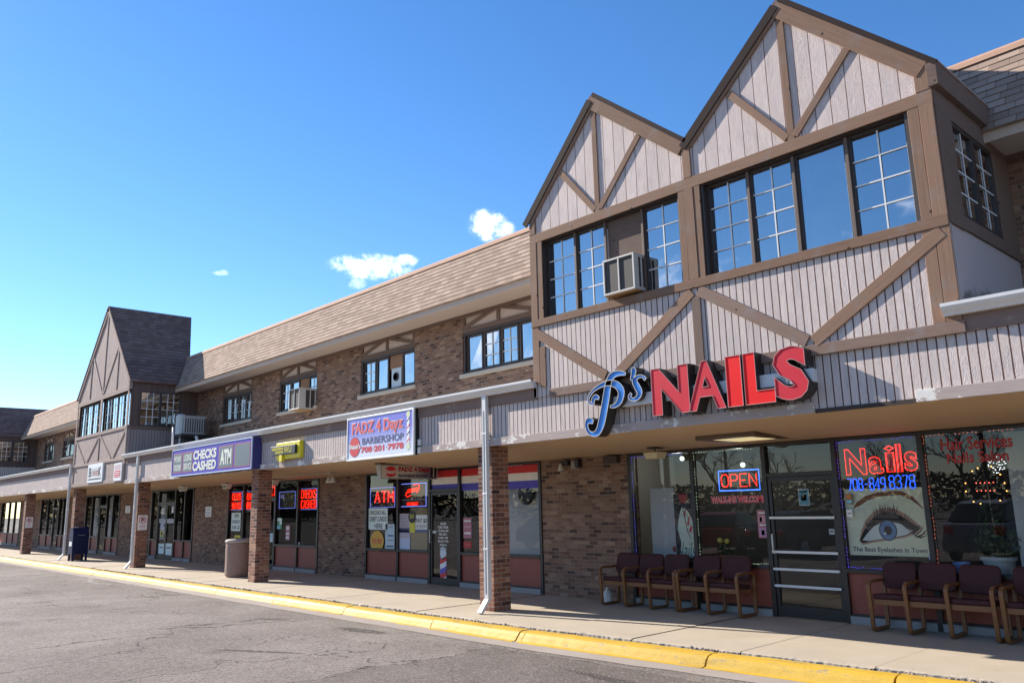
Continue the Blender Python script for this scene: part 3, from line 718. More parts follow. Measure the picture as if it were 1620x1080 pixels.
KPAN = plain('cream_panel', (0.55, 0.45, 0.39), 0.8, 0.12, 4, 0.2)

def upper_window(i, a, b, lights, ac=None):
    wdt = b-a; yf = Y2+0.07
    m = MB()
    m.box(a, a+.06, yf-.05, yf+.1, SILL, WTOP+.04).box(b-.06, b, yf-.05, yf+.1, SILL, WTOP+.04).box(a+.06, b-.06, yf-.05, yf+.1, SILL, SILL+.05).box(a+.06, b-.06, yf-.05, yf+.1, WTOP-.02, WTOP+.04)
    fr = m.build('window', FRM, ROW, 0.004)
    MB().box(a-.06, b+.06, Y2-.06, Y2+.2, SILL-.09, SILL).build('window_sill', STONE, ROW, 0.006)
    n = len(lights); x0 = a+.06; step = (wdt-.12)/n
    for k, L in enumerate(lights):
        xa, xb = x0+k*step, x0+(k+1)*step
        if L == 'wood':
            bx('infill_panel', plain('raw_plywood', (0.28, 0.15, 0.08), 0.8, 0.25, 8), fr, xa+.02, xb-.02, yf+.02, yf+.04, SILL+.05, WTOP-.02)
        elif L == 'vent':
            bx('infill_panel', plain('raw_plywood', (0.28, 0.15, 0.08), 0.8, 0.25, 8), fr, xa+.02, xb-.02, yf+.03, yf+.05, SILL+.55, WTOP-.02)
            bx('vent_panel', plain('pale_board', (0.55, 0.62, 0.66), 0.6), fr, xa+.1, xb-.06, yf+.02, yf+.04, SILL+.05, SILL+.55)
            MB().lathe([(0.11, 0), (0.11, .03), (0.085, .03), (0.085, 0.0)], ((xa+xb)/2+.02, yf-.012, SILL+.33), 20, 'y').build('vent_hole', BLK, fr)
        else:
            g = (2, 3) if L == 'g' else None
            xx0, xx1 = xa+.012, xb-.012; fw = .05
            mm = MB().box(xx0, xx0+fw, yf, yf+.05, SILL+.05, WTOP-.02).box(xx1-fw, xx1, yf, yf+.05, SILL+.05, WTOP-.02).box(xx0+fw, xx1-fw, yf, yf+.05, SILL+.05, SILL+.1).box(xx0+fw, xx1-fw, yf, yf+.05, WTOP-.07, WTOP-.02)
            if g:
                for q in range(1, 3):
                    zz = SILL+.1+(WTOP-.07-SILL-.1)*q/3; mm.box(xx0+fw, xx1-fw, yf+.018, yf+.028, zz-.008, zz+.008)
            mm.build('sash', FRM, fr, 0.003)
            if g:
                mw = MB(); xm = (xx0+xx1)/2; mw.box(xm-.009, xm+.009, yf+.01, yf+.02, SILL+.1, WTOP-.07)
                for q in range(1, 3):
                    zz = SILL+.1+(WTOP-.17-SILL)*q/3; mw.box(xx0+fw, xx1-fw, yf+.009, yf+.019, zz-.009, zz+.009)
                mw.build('muntin', WHITE, fr)
            MB().poly([(xx0+fw, yf+.03+jit(), SILL+.1), (xx1-fw, yf+.03+jit(), SILL+.1), (xx1-fw, yf+.03+jit(), WTOP-.07), (xx0+fw, yf+.03+jit(), WTOP-.07)]).build('pane', GLU, fr, recalc=False)
            if k % 2 == 0: bx('curtain', CURT, fr, xx0+.05, xx1-.05, yf+.16, yf+.17, SILL+.08, WTOP-.05)
    # half-timbered panel over the window
    pn = MB().box(a, b, Y2+.03, Y2+.06, WTOP+.04, PTOP).build('timbered_panel', KPAN, ROW)
    y0, y1 = Y2-.005, Y2+.03
    zb, zt = WTOP+.09, PTOP-.06
    beam(pn, (a, zb), (b, zb), .10, y0, y1, TIMD); beam(pn, (a+.05, zb+.05), (a+.05, zt+.05), .10, y0-.002, y1, TIMD); beam(pn, (b-.05, zb+.05), (b-.05, zt+.05), .10, y0-.002, y1, TIMD)
    mx = (a+b)/2
    beam(pn, (mx, zb+.05), (mx, zt+.05), .09, y0-.004, y1, TIMD)
    beam(pn, (a+.1, zb+.08), (mx-.05, zt), .08, y0-.006, y1, TIMD); beam(pn, (b-.1, zb+.08), (mx+.05, zt), .08, y0-.006, y1, TIMD)
    return fr
L_ = [['p', 'g', 'g', 'p'], ['g', 'p', 'vent', 'p'], ['g', 'p', 'wood', 'g'], ['p', 'g', 'g', 'g'], ['g', 'p'], ['g', 'p', 'p']]
for i, (a, b) in enumerate(wins): upper_window(i, a, b, L_[i])

# shop fronts
SZ, KZ0 = 0.74, 0.13
BASE = plain('grey_base', (0.30, 0.29, 0.28), 0.85, 0.2, 5)
HEAD = 2.535
def shopfront(kind, xs, doors):
    y0, y1, yg = YW-.03, YW+.09, YW+.03
    GLS = GLD if kind in ('plain', 'dark', 'dark2', 'dark3', 'checks') else MATS['shop_glass']
    m = MB(); hw = .035
    for x_ in xs: m.box(x_-hw, x_+hw, y0, y1, 0.0, SOFB)
    for i in range(len(xs)-1):
        a, b = xs[i]+hw, xs[i+1]-hw
        m.box(a, b, y0, y1, HEAD-.01, SOFB)
        if i in doors: m.box(a, b, y0+.002, y1, 2.05, 2.11)
        else: m.box(a, b, y0-.012, y1, SZ-.06, SZ).box(a, b, y0+.01, y1, KZ0-.03, KZ0)
    fr = m.build('shopfront', BRZ, ROW, 0.004)
    for i in range(len(xs)-1):
        a, b = xs[i]+hw, xs[i+1]-hw
        if i in doors:
            MB().poly([(a, yg, 2.11), (b, yg, 2.11), (b, yg, HEAD-.01), (a, yg, HEAD-.01)]).build('transom_pane', GLS, fr, recalc=False)
            n = doors[i]; wd = (b-a)/n
            for k in range(n):
                da, db = a+k*wd+.006, a+(k+1)*wd-.006
                mm = MB().box(da, da+.055, y0+.02, y0+.065, 0.012, 2.045).box(db-.055, db, y0+.02, y0+.065, 0.012, 2.045).box(da+.055, db-.055, y0+.02, y0+.065, 1.98, 2.045).box(da+.055, db-.055, y0+.02, y0+.065, 0.012, 0.16)
                dr = mm.build('door', BRZ, ROW, 0.003)
                MB().poly([(da+.055, y0+.045, .16), (db-.055, y0+.045, .16), (db-.055, y0+.045, 1.98), (da+.055, y0+.045, 1.98)]).build('pane', GLS, dr, recalc=False)
                hx = da+.028 if k == n-1 else db-.028
                MB().tube([(hx, y0+.02, .92), (hx, y0-.03, .92), (hx, y0-.03, 1.2), (hx, y0+.02, 1.2)], .011, 8).build('handle', WHITE, dr, smooth=True)
                if kind == 'nails':
                    for zz in (0.45, 0.69, 0.94, 1.44):   # burglar bars across the door
                        bx('push_bar', WHITE, dr, da+.0, db-.02, y0-.022, y0+.012, zz-.018, zz+.018, 0.003)
        else:
            MB().poly([(a, yg, SZ), (b, yg, SZ), (b, yg, HEAD-.01), (a, yg, HEAD-.01)]).build('pane', GLS, fr, recalc=False)
            bx('kick_panel', KICK, fr, a, b, y0+.05, y0+.07, KZ0, SZ-.06)
            bx('base', BASE, fr, a, b, y0-.02, y1, -.02, KZ0-.03)
    return fr
DO = {'nails': {2: 1}, 'barber': {2: 1}, 'checks': {2: 1}, 'plain': {1: 2}, 'dark': {2: 1}, 'dark2': {2: 1}, 'dark3': {}}
for k, xs in stores: shopfront(k, xs, DO[k])

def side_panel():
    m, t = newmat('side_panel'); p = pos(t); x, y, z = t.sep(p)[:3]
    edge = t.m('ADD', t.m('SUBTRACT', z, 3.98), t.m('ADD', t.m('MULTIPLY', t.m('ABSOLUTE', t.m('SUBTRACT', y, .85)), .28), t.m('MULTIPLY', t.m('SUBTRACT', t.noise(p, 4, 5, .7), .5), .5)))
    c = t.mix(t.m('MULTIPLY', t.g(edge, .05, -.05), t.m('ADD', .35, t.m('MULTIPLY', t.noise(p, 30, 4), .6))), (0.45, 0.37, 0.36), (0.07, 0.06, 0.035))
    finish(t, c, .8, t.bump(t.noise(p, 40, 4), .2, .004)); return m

# ================================================================== NEAR TWIN-GABLE BAY
BAY = thing('gabled_bay', 'half-timbered twin-gable bay with pale siding above the red NAILS letters', 'building', (-6, 0.5, 3.4))
XL, XR, XM = -9.25, -2.84, -6.07
ZB, ZS, ZH = 3.37, 4.60, 6.04
YS = -0.03
PK = [(-7.74, 8.04), (-4.51, 8.05)]
ZEL, ZV = 6.43, 6.64
m = MB().box(XL, XR, YS, YS+.06, ZB+.03, ZS)
m.build('lower_siding', SID, BAY)
gz = ZH-.05
sl = (PK[0][1]-ZEL)/(PK[0][0]-XL)
m = MB().prism([(XL, gz), (XM, gz), (XM, ZV), (PK[0][0], PK[0][1]), (XL, ZEL)], YS, YS+.06)
m.build('gable_siding', SIDW, BAY)
m = MB().prism([(XM, gz), (XR, gz), (XR, ZEL), (PK[1][0], PK[1][1]), (XM, ZV)], YS, YS+.06)
m.build('gable_siding', SIDW, BAY)
MB().box(XL, XR, YS+.06, Y2, ZB+.04, ZB+.07).build('floor', INT, BAY)
MB().box(XL+.05, XR-.1, 1.6, 1.65, ZS, ZH).box(XL+.05, XR-.05, YS+.3, 1.6, ZH-.04, ZH).box(XL+.05, XR-.05, YS+.3, 1.6, ZS-.04, ZS-.01).build('room', INT, BAY)
bx('side_wall', SIDW, BAY, XL-.02, XL+.04, YS, Y2, ZB+.04, ZH+.3)
# side facing the car park's right end
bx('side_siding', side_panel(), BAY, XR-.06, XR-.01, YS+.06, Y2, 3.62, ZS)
bx('side_beam', TIMD, BAY, XR-.06, XR+.02, YS+.16, Y2, ZS-.02, ZS+.14, .004)
bx('side_beam', TIMD, BAY, XR-.06, XR+.02, YS+.16, Y2, ZH-.16, ZH+.36, .004)
bx('side_post', TIMD, BAY, XR-.06, XR+.018, YS+.001, YS+.45, ZS-.03, ZH+.3, .004)
bx('side_post', TIMD, BAY, XR-.06, XR+.018, Y2-.6, Y2, ZS+.14, ZH-.16, .004)
sw = (YS+.45, Y2-.6)
swm = (sw[0]+sw[1])/2
for q, (a, b) in enumerate(((sw[0], swm), (swm, sw[1]))): sash(BAY, a, b, ZS+.14, ZH-.16, XR+.005, FRM, (2, 4), axis='x')
# trims
T = lambda a, b, w_, dy=0, mat=None: beam(BAY, a, b, w_, YS-.022-dy*.6, YS, mat)
T((XL+.35, 3.435), (XR+.02, 3.435), .13, .004, TIMG)
T((XL, ZS), (XR, ZS), .12, .02)
T((XL, ZH), (XR+.005, ZH), .155, .006)
for xa in (XL+.075, XR-.075): T((xa, 3.50 if xa > -5 else 3.62), (xa, ZS-.06), .15, .002)
T((XR-.22, 3.50), (XR-.22, ZS-.06), .13, .0)
T((XL+.22, 3.55), (XL+.22, 4.2), .13, .0)
for xa, w_ in ((XL+.075, .15), (XL+.215, .12), (XR-.075, .15), (XR-.215, .12), (XM-.13, .10), (XM-.0, .15), (XM+.13, .10)):
    T((xa, ZS+.06), (xa, ZH-.078), w_, .0 if w_ < .15 else .012)
P_ = lambda x_, y_: (at(x_, y_, YS-.06).x, at(x_, y_, YS-.06).z)
T((XL+.05, 4.47), (-7.72, 3.55), .155, .008)
T((XM-.06, 4.50), (-7.50, 3.56), .155, .008)
T((XM, 4.42), (XM, 3.50), .13, .0, TIMD)
T((XM+.05, 4.50), (-4.55, 3.55), .155, .008, TIMG)
T((-4.47, 3.54), (XR-.08, 4.49), .155, .010)
for (px_, pz_) in PK:
    T((px_, ZH+.07), (px_, pz_-.12), .095, .0)
    T((px_-.83, 7.10), (px_-.05, ZH+.12), .10, .004)
    T((px_+.86, 7.06), (px_+.05, ZH+.12), .10, .004)
T((XM, ZH+.078), (XM, ZV-.05), .13, .012)
# rakes
def rake(a, b, wd, below=0.0, par=BAY, mat=None, dy=.02):
    a = Vector((a[0], 0, a[1])); b = Vector((b[0], 0, b[1])); d = (b-a).normalized(); nrm = Vector((-d.z, 0, d.x))
    if nrm.z > 0: nrm = -nrm
    return beam(par, (a+nrm*wd/2).xz, (b+nrm*wd/2).xz, wd, YS-.022-dy, YS, mat)
rl = [((XL-.02, ZEL-.02), PK[0]), (PK[0], (XM, ZV)), ((XM, ZV), PK[1]), (PK[1], (XR+.0, ZEL))]
for k, (a, b) in enumerate(rl): rake(a, b, .13 if k in (0, 2) else .19, mat=TIM, dy=.010 if k in (0, 2) else .018)
T((XR-.08, ZH+.078), (XR-.08, ZEL+.05), .16, .014); T((XL+.07, ZH+.078), (XL+.07, ZEL+.02), .13, .014)
# roofs: slabs running back over the main roof
def slab(par, a, b, y0, y1, th, mat, name='roof'):
    a = Vector((a[0], 0, a[1])); b = Vector((b[0], 0, b[1])); d = (b-a).normalized(); nrm = Vector((-d.z, 0, d.x))
    if nrm.z < 0: nrm = -nrm
    q = [a, b, b+nrm*th, a+nrm*th]
    vs = [(p.x, y0, p.z) for p in q]+[(p.x, y1, p.z) for p in q]
    return MB().add(vs, [[0, 1, 2, 3], [7, 6, 5, 4], [0, 4, 5, 1], [1, 5, 6, 2], [2, 6, 7, 3], [3, 7, 4, 0]]).build(name, mat, par)
FOOT = 0.16
for k, (a, b) in enumerate(rl):
    a, b = Vector(a), Vector(b)
    if k == 0: a = a-(b-a).normalized()*0.04
    if k == 3: b = b+(b-a).normalized()*0.10
    slab(BAY, a, b, YS-.03, 3.6, .045, SHY)
    slab(BAY, a+Vector((0, .001-(.11 if k in (0, 2) else .0))), b+Vector((0, .001-(.11 if k in (0, 2) else .0))), YS-.052, YS-.0305, .125 if k in (0, 2) else .06, plain('drip_edge', (0.035, 0.022, 0.02), 0.8, spec=.15), 'drip_edge')
bx('eave_return', TIMD, BAY, XR-.02, XR+.09, YS-.05, 1.6, ZEL-.30, ZEL-.02, .004)
bx('eave_lining', plain('eave_strip', (0.33, 0.26, 0.24), 0.7), BAY, XR-.02, XR+.10, YS-.0, 1.6, ZEL-.02, ZEL+.0)
# attic ends so no light leaks under the slabs
MB().prism([(XL, gz), (XR, gz), (XR, ZEL-.02), (PK[1][0], PK[1][1]-.03), (XM, ZV-.03), (PK[0][0], PK[0][1]-.03), (XL, ZEL-.02)], YS+.08, 3.5).build('attic', INT, BAY)
# bay windows
wl = [(-8.98, -8.32, 'g'), (-8.32, -7.69, 'g'), (-7.69, -6.97, 'ac'), (-6.97, -6.28, 'g'), (-5.86, -5.21, 'g'), (-5.21, -4.57, 'g'), (-4.57, -3.88, 'p'), (-3.88, -3.16, 'g')]
yv = 0.07
for (a, b, k) in wl:
    if k == 'ac':
        pb = bx('infill_board', TIMD, BAY, a, b, yv+.02, yv+.05, ZS+.06, ZH-.078)
        bx('infill_trim', plain('aluminium', (0.4, 0.4, 0.4), .4), pb, a, a+.03, yv-.0, yv+.02, ZS+.06, ZH-.2)
    else:
        sash(BAY, a, b, ZS+.06, ZH-.078, yv, FRM, (2, 4) if k == 'g' else None, curtain_=(0, 1, 0) if a in (-8.98, -4.57, -5.86) else (0.1, 0.6, 0) if a == -8.32 else None)
for a, b in ((-9.06, -8.975), (-6.285, XM-.17), (XM+.17, -5.855), (-3.165, -3.11)): bx('window_reveal', FRM, BAY, a, b, YS+.01, yv+.12, ZS+.06, ZH-.06)
bx('window_reveal', FRM, BAY, -9.0, -6.27, YS+.02, yv+.1, ZH-.09, ZH-.06); bx('window_reveal', FRM, BAY, -5.87, -3.15, YS+.02, yv+.1, ZH-.09, ZH-.06)
for (a, b, k) in wl[1:4]+wl[5:]: bx('mullion', FRMD, BAY, a-.02, a+.02, yv-.03, yv, ZS+.07, ZH-.09, .003)

# ================================================================== FAR STEEP-GABLE BAY
FAR = thing('gabled_bay', 'tall steep single-gable bay with dark shingle roof farther down the row', 'building', (-32, 0.5, 2.8))
FL, FR, FM, FP, FE = -35.5, -29.28, -32.36, 9.45, 6.30
bx('lower_siding', SIDF, FAR, FL, FR, YS, YS+.06, 2.76, 4.62)
MB().prism([(FL, 5.95), (FR, 5.95), (FR, FE), (FM, FP), (FL, FE)], YS, YS+.06).build('gable_siding', SIDF, FAR)
bx('room', INT, FAR, FL+.1, FR-.1, 1.8, 1.85, 2.8, 6.2); bx('floor', INT, FAR, FL+.05, FR-.05, YS+.06, Y2, 2.80, 2.84)
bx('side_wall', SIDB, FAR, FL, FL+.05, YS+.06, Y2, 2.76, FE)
F_ = lambda a, b, w_, dy=0: beam(FAR, a, b, w_, YS-.025-dy, YS, TIMF)
for zz, w_ in ((2.83, .13), (3.57, .10), (4.64, .11), (5.98, .16)): F_((FL, zz), (FR, zz), w_, .006)
for xa in (FL+.07, FR-.07): F_((xa, 2.90), (xa, 5.9), .14, .0); 
F_((FL+.07, 5.9), (FL+.07, 6.35), .14, .01); F_((FR-.07, 5.9), (FR-.07, 6.35), .14, .01)
F_((FM, 4.7), (FM, 5.9), .22, .002)
for a, b in (((-35.32, 4.55), (-34.0, 3.64)), ((FM-.08, 4.55), (-33.75, 3.64)), ((FM, 4.55), (FM, 3.62)), ((FM+.08, 4.55), (-30.85, 3.64)), ((-29.45, 4.55), (-30.65, 3.64)),
             ((FM, 6.06), (FM, 9.2)), ((-33.9, 7.75), (FM-.08, 6.12)), ((-30.85, 7.75), (FM+.08, 6.12)), ((-34.0, 6.06), (-34.0, 7.6)), ((-30.8, 6.06), (-30.8, 7.6))): F_(a, b, .10)
for a, b in (((FL, FE), (FM, FP)), ((FM, FP), (FR, FE))): rake(a, b, .16, par=FAR, mat=TIMF)
def far_slab(a, b):
    a = Vector((a[0], 0, a[1])); b = Vector((b[0], 0, b[1])); d = (b-a).normalized(); nrm = Vector((-d.z, 0, d.x)); nrm = nrm if nrm.z > 0 else -nrm
    def yb(z): return 1.95+(z-FE)*(3.05-1.95)/(FP-FE)
    q = [a, b]; nk = 24
    for k in range(nk, 0, -1): q += [a+(b-a)*k/nk+nrm*.045, a+(b-a)*(k-1)/nk+nrm*.066]
    n = len(q); vs = [(p.x, YS-.06, p.z) for p in q]+[(p.x, yb(p.z), p.z) for p in q]
    MB().add(vs, [list(range(n)), list(range(2*n-1, n-1, -1))]+[[i, (i+1) % n, (i+1) % n+n, i+n] for i in range(n)]).build('roof', SHY, FAR)
far_slab((FL-.12, FE-.12), (FM, FP)); far_slab((FR+.12, FE-.12), (FM, FP))
MB().add([(FL, YS+.06, FE-.05), (FR, YS+.06, FE-.05), (FM, YS+.06, FP-.05), (FL, 1.93, FE-.05), (FR, 1.93, FE-.05), (FM, 3.0, FP-.05)], [[0, 1, 2], [5, 4, 3], [0, 3, 4, 1], [1, 4, 5, 2], [2, 5, 3, 0]]).build('attic', SHX, FAR)
for (a, b, n) in ((FL+.2, FM-.12, 4), (FM+.12, FR-.2, 4)):
    st = (b-a)/n
    for k in range(n): sash(FAR, a+k*st, a+(k+1)*st, 4.70, 5.90, yv, FRM, (2, 4), curtain_=(0, 1, 0) if k % 2 else None)
# right hand side, in shade
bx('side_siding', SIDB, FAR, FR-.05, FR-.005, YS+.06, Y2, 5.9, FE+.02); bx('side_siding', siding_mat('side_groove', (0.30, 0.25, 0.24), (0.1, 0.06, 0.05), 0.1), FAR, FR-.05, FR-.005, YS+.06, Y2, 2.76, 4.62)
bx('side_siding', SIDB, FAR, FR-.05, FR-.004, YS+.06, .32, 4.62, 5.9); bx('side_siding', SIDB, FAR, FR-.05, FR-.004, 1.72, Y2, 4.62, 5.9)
bx('side_beam', TIMD, FAR, FR-.05, FR+.01, YS+.06, Y2, 4.56, 4.68)
for a, b in ((.32, 1.02), (1.02, 1.72)): sash(FAR, a, b, 4.68, 5.9, FR, FRM, (3, 4), axis='x', gl=GLU)
bx('painted_lit_room', INTL, FAR, FR-1.4, FR-1.35, .2, 1.8, 4.6, 5.95)  # back wall coloured bright as if a lamp lit it

# ================================================================== FARTHEST BAY
B3 = thing('gabled_bay', 'farthest dark-sided bay with twin gables at the left end of the row', 'building', (-56, 0.5, 2.8))
bx('siding', SIDF, B3, -59, -52.6, YS, YS+.06, 2.76, 6.3)
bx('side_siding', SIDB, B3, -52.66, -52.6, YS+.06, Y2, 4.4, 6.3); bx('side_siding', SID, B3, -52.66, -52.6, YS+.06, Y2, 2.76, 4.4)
for (xa, xb, xc) in ((-59, -57.4, -55.8), (-55.8, -54.2, -52.6)):
    MB().prism([(xa, 6.2), (xc, 6.2), (xb, 7.85)], YS, YS+.06).build('gable_siding', SIDF, B3)
    slab(B3, (xa, 6.2), (xb, 7.87), YS-.2, 3.4, .05, SHY); slab(B3, (xb, 7.87), (xc+(.12 if xc > -53 else 0), 6.2-(.12 if xc > -53 else 0)), YS-.2, 3.4, .05, SHY)
    MB().prism([(xa, 6.1), (xc, 6.1), (xc, 6.19), (xb, 7.82), (xa, 6.19)], YS+.07, 3.3).build('attic', INT, B3)
for a, b in ((.35, 1.1), (1.15, 1.9)): sash(B3, a, b, 4.7, 5.85, -52.56, FRM, (3, 4), axis='x')

# ================================================================== SIGNS
RED = plain('sign_red', (0.62, 0.03, 0.035), 0.45, 0.05)
DRED = plain('dark_red', (0.38, 0.02, 0.02), 0.5, 0.08)
NAVY = plain('sign_navy', (0.03, 0.03, 0.11), 0.5, 0.05)
SWHITE = plain('sign_white', (0.80, 0.79, 0.78), 0.45, 0.04)
def box_from(pts, Y):                      # rectangle of the plane Y from its four corners TL TR BR BL
    q = [at(*p, Y) for p in pts]
    return (q[0].x+q[3].x)/2, (q[1].x+q[2].x)/2, (q[2].z+q[3].z)/2, (q[0].z+q[1].z)/2
class Panel:
    """fractions of a rectangle"""
    def __init__(s, x0, x1, z0, z1): s.r = (x0, x1, z0, z1)
    def __call__(s, u0, u1, v0, v1):
        x0, x1, z0, z1 = s.r
        return x0+(x1-x0)*u0, x0+(x1-x0)*u1, z0+(z1-z0)*v0, z0+(z1-z0)*v1
    def pt(s, u, v): x0, x1, z0, z1 = s.r; return (x0+(x1-x0)*u, z0+(z1-z0)*v)
def printed(name, a, b, x0, x1, axis='z'):     # a printed colour blend on a sign face
    m, t = newmat(name); c = t.sep(pos(t)); k = c[{'x': 0, 'y': 1, 'z': 2}[axis]]
    f = t.n('ShaderNodeMapRange', {'Value': k, 'From Min': x0, 'From Max': x1}).outputs[0]
    cc = t.mix(f, a, b)
    if name == 'none':                 # thin paper, also lit from the shop behind it
        d = t.n('ShaderNodeBsdfDiffuse', {'Color': cc}); tl = t.n('ShaderNodeBsdfTranslucent', {'Color': cc}); mx = t.n('ShaderNodeMixShader', {0: 0.45, 1: d.outputs[0], 2: tl.outputs[0]}); t.n('ShaderNodeOutputMaterial', {0: mx.outputs[0]}); return m
    finish(t, cc, 0.35); return m

# --- barbershop fascia sign
Y = -0.13
x0, x1, z0, z1 = box_from(((549, 663), (655, 644.5), (655, 720), (549.5, 729)), Y)
SG = thing('shop_sign', 'wide blue and white barbershop sign with red lettering on the fascia', 'sign', ((x0+x1)/2, Y, z0))
bx('cabinet', BLK, SG, x0+.01, x1-.01, Y+.004, -0.002, z0+.01, z1-.01)
m = MB(); w_ = .035
m.box(x0, x1, Y-.012, Y+.03, z0, z0+w_).box(x0, x1, Y-.012, Y+.03, z1-w_, z1).box(x0, x0+w_, Y-.012, Y+.03, z0+w_, z1-w_).box(x1-w_, x1, Y-.012, Y+.03, z0+w_, z1-w_)
m.build('frame', WHITE, SG, .004)
face = rect(SG, 'face', x0+w_, x1-w_, z0+w_, z1-w_, Y, printed('barber_blend', (0.70, 0.72, 0.80), (0.20, 0.19, 0.62), z0+.12, z1-.3))
P = Panel(x0+w_, x1-w_, z0+w_, z1-w_)
lettering(face, 'letters', 'FADZ 4 Dayz', *P(.07, .86, .53, .90), Y-.004, SWHITE, offset=.055, grow=.015)
lettering(face, 'letters', 'FADZ 4 Dayz', *P(.07, .86, .53, .90), Y-.007, plain('coral_red', (0.68, 0.07, 0.08), .45, .05), offset=.03)
lettering(face, 'letters', 'BARBERSHOP', *P(.24, .87, .33, .50), Y-.004, NAVY, offset=.012)
lettering(face, 'letters', '708 201 7978', *P(.22, .87, .13, .28), Y-.004, RED, offset=.04)
for u in (.415, .62): disc(face, 'dot', *P.pt(u, .205), .014, .014, Y-.004, RED)
disc(face, 'badge', *P.pt(.115, .30), .205, .205, Y-.004, NAVY); disc(face, 'badge', *P.pt(.115, .30), .198, .198, Y-.0055, RED)
lettering(face, 'letters', "Shaun's", *P(.02, .215, .25, .38), Y-.0065, NAVY, offset=.05, grow=.004); lettering(face, 'letters', "Shaun's", *P(.02, .215, .25, .38), Y-.008, SWHITE, offset=.03)
def barber_pole(par, cx, zb, h, r, lev, face_='-Y'):
    disc(par, 'pole_ball', cx, zb+h-r*1.1, r*1.15, r*1.15, lev, plain('pole_cream', (0.62, 0.66, 0.42), .5), face_); disc(par, 'pole_ball', cx, zb+r*1.1, r*1.15, r*1.15, lev, MATS['pole_cream'], face_)
    rect(par, 'pole', cx-r*.8, cx+r*.8, zb+r*2.2, zb+h-r*2.2, lev-.0005 if face_ == '-Y' else lev+.0005, SWHITE, face_)
    n = 4; a, b = zb+r*2.4, zb+h-r*3.8
    for k in range(n):
        z_ = a+(b-a)*k/(n-1)
        flat(par, 'pole_stripe', [(cx-r*.8, z_-r*.1), (cx+r*.8, z_+r*1.1), (cx+r*.8, z_+r*1.7), (cx-r*.8, z_+r*.5)], lev-.0012 if face_ == '-Y' else lev+.0012, NAVY if k % 2 else RED, face_)
barber_pole(face, P.pt(.935, .5)[0], P.pt(0, .09)[1], (z1-z0)*.83, .055, Y-.004)
bx('junction_box', WHITE, SG, x1+.02, x1+.08, -.07, -.002, z0+.02, z0+.14, .006); bx('junction_box', WHITE, SG, x1+.01, x1+.07, -.06, -.002, z0+.17, z0+.29, .006)

# --- blue check-cashing sign
Y = -0.26
x0, x1, z0, z1 = box_from(((273, 711), (399, 692), (398, 742), (271.5, 754)), Y)
SG = thing('shop_sign', 'long blue box sign reading CHECKS CASHED with money orders and ATM panels', 'sign', ((x0+x1)/2, Y, z0))
BLUE = plain('sign_blue', (0.06, 0.05, 0.40), .6, .08, spec=.25)
bx('cabinet', plain('sign_navy_side', (0.03, 0.028, 0.16), .5), SG, x0+.005, x1-.005, Y+.004, -.002, z0+.005, z1-.005)
m = MB(); w_ = .03
m.box(x0, x1, Y-.012, Y+.02, z0, z0+w_).box(x0, x1, Y-.012, Y+.02, z1-w_, z1).box(x0, x0+w_, Y-.012, Y+.02, z0+w_, z1-w_).box(x1-w_, x1, Y-.012, Y+.02, z0+w_, z1-w_)
m.build('frame', plain('pale_blue_metal', (0.45, 0.52, 0.66), .4), SG, .004)
face = rect(SG, 'face', x0+w_, x1-w_, z0+w_, z1-w_, Y, BLUE)
P = Panel(x0+w_, x1-w_, z0+w_, z1-w_)
GRP = plain('sign_grey', (0.12, 0.14, 0.15), .4, .15); CRM = plain('sign_cream', (0.74, 0.73, 0.62), .5, .05)
for u0, u1, v0, v1 in ((.02, .14, .13, .84), (.16, .285, .12, .84), (.635, .795, .12, .86), (.82, .985, .10, .86)):
    rect(face, 'panel_border', *P(u0-.006, u1+.006, v0-.03, v1+.03), Y-.003, plain('red_border', (0.45, 0.08, 0.10), .5)); rect(face, 'panel', *P(u0, u1, v0, v1), Y-.005, GRP)
for s, q in (('MONEY', (.03, .13, .54, .76)), ('ORDERS', (.028, .132, .20, .42)), ('LICENSE', (.17, .275, .54, .78)), ('SERVICE', (.17, .275, .20, .44))):
    lettering(face, 'letters', s, *P(*q), Y-.007, CRM, offset=.02)
for s, q in (('CHECKS', (.30, .60, .52, .88)), ('CASHED', (.295, .60, .10, .46)), ('ATM', (.65, .78, .22, .76))):
    lettering(face, 'letters', s, *P(*q), Y-.007, CRM, offset=.045)

# --- yellow transfer sign
Y = -0.11
x0, x1, z0, z1 = box_from(((436, 700), (474, 697), (474, 723), (437, 727)), Y)
YL = plain('sign_yellow', (0.75, 0.62, 0.02), .45, .08)
SG = thing('shop_sign', 'small yellow and black money transfer sign between the blue sign and barbershop sign', 'sign', ((x0+x1)/2, Y, z0))
bx('cabinet', YL, SG, x0, x1, Y, -.002, z0, z1, .02)
xa, xb, za, zb = box_from(((428, 708), (466, 702), (467, 717), (429, 720)), Y-.06)
pl = bx('name_panel', BLK, SG, xa, xb, Y-.06, Y-.002, za, zb, .006)
P = Panel(xa, xb, za, zb)
lettering(pl, 'letters', 'WESTERN', *P(.04, .52, .52, .86), Y-.063, YL, offset=.03); lettering(pl, 'letters', 'UNION', *P(.2, .52, .14, .46), Y-.063, YL, offset=.03)
lettering(pl, 'letters', 'WU', *P(.56, .86, .16, .88), Y-.063, YL, offset=.0); bx('tab', YL, SG, xa+.42, xa+.56, Y-.06, Y-.002, za-.16, za-.01, .004)

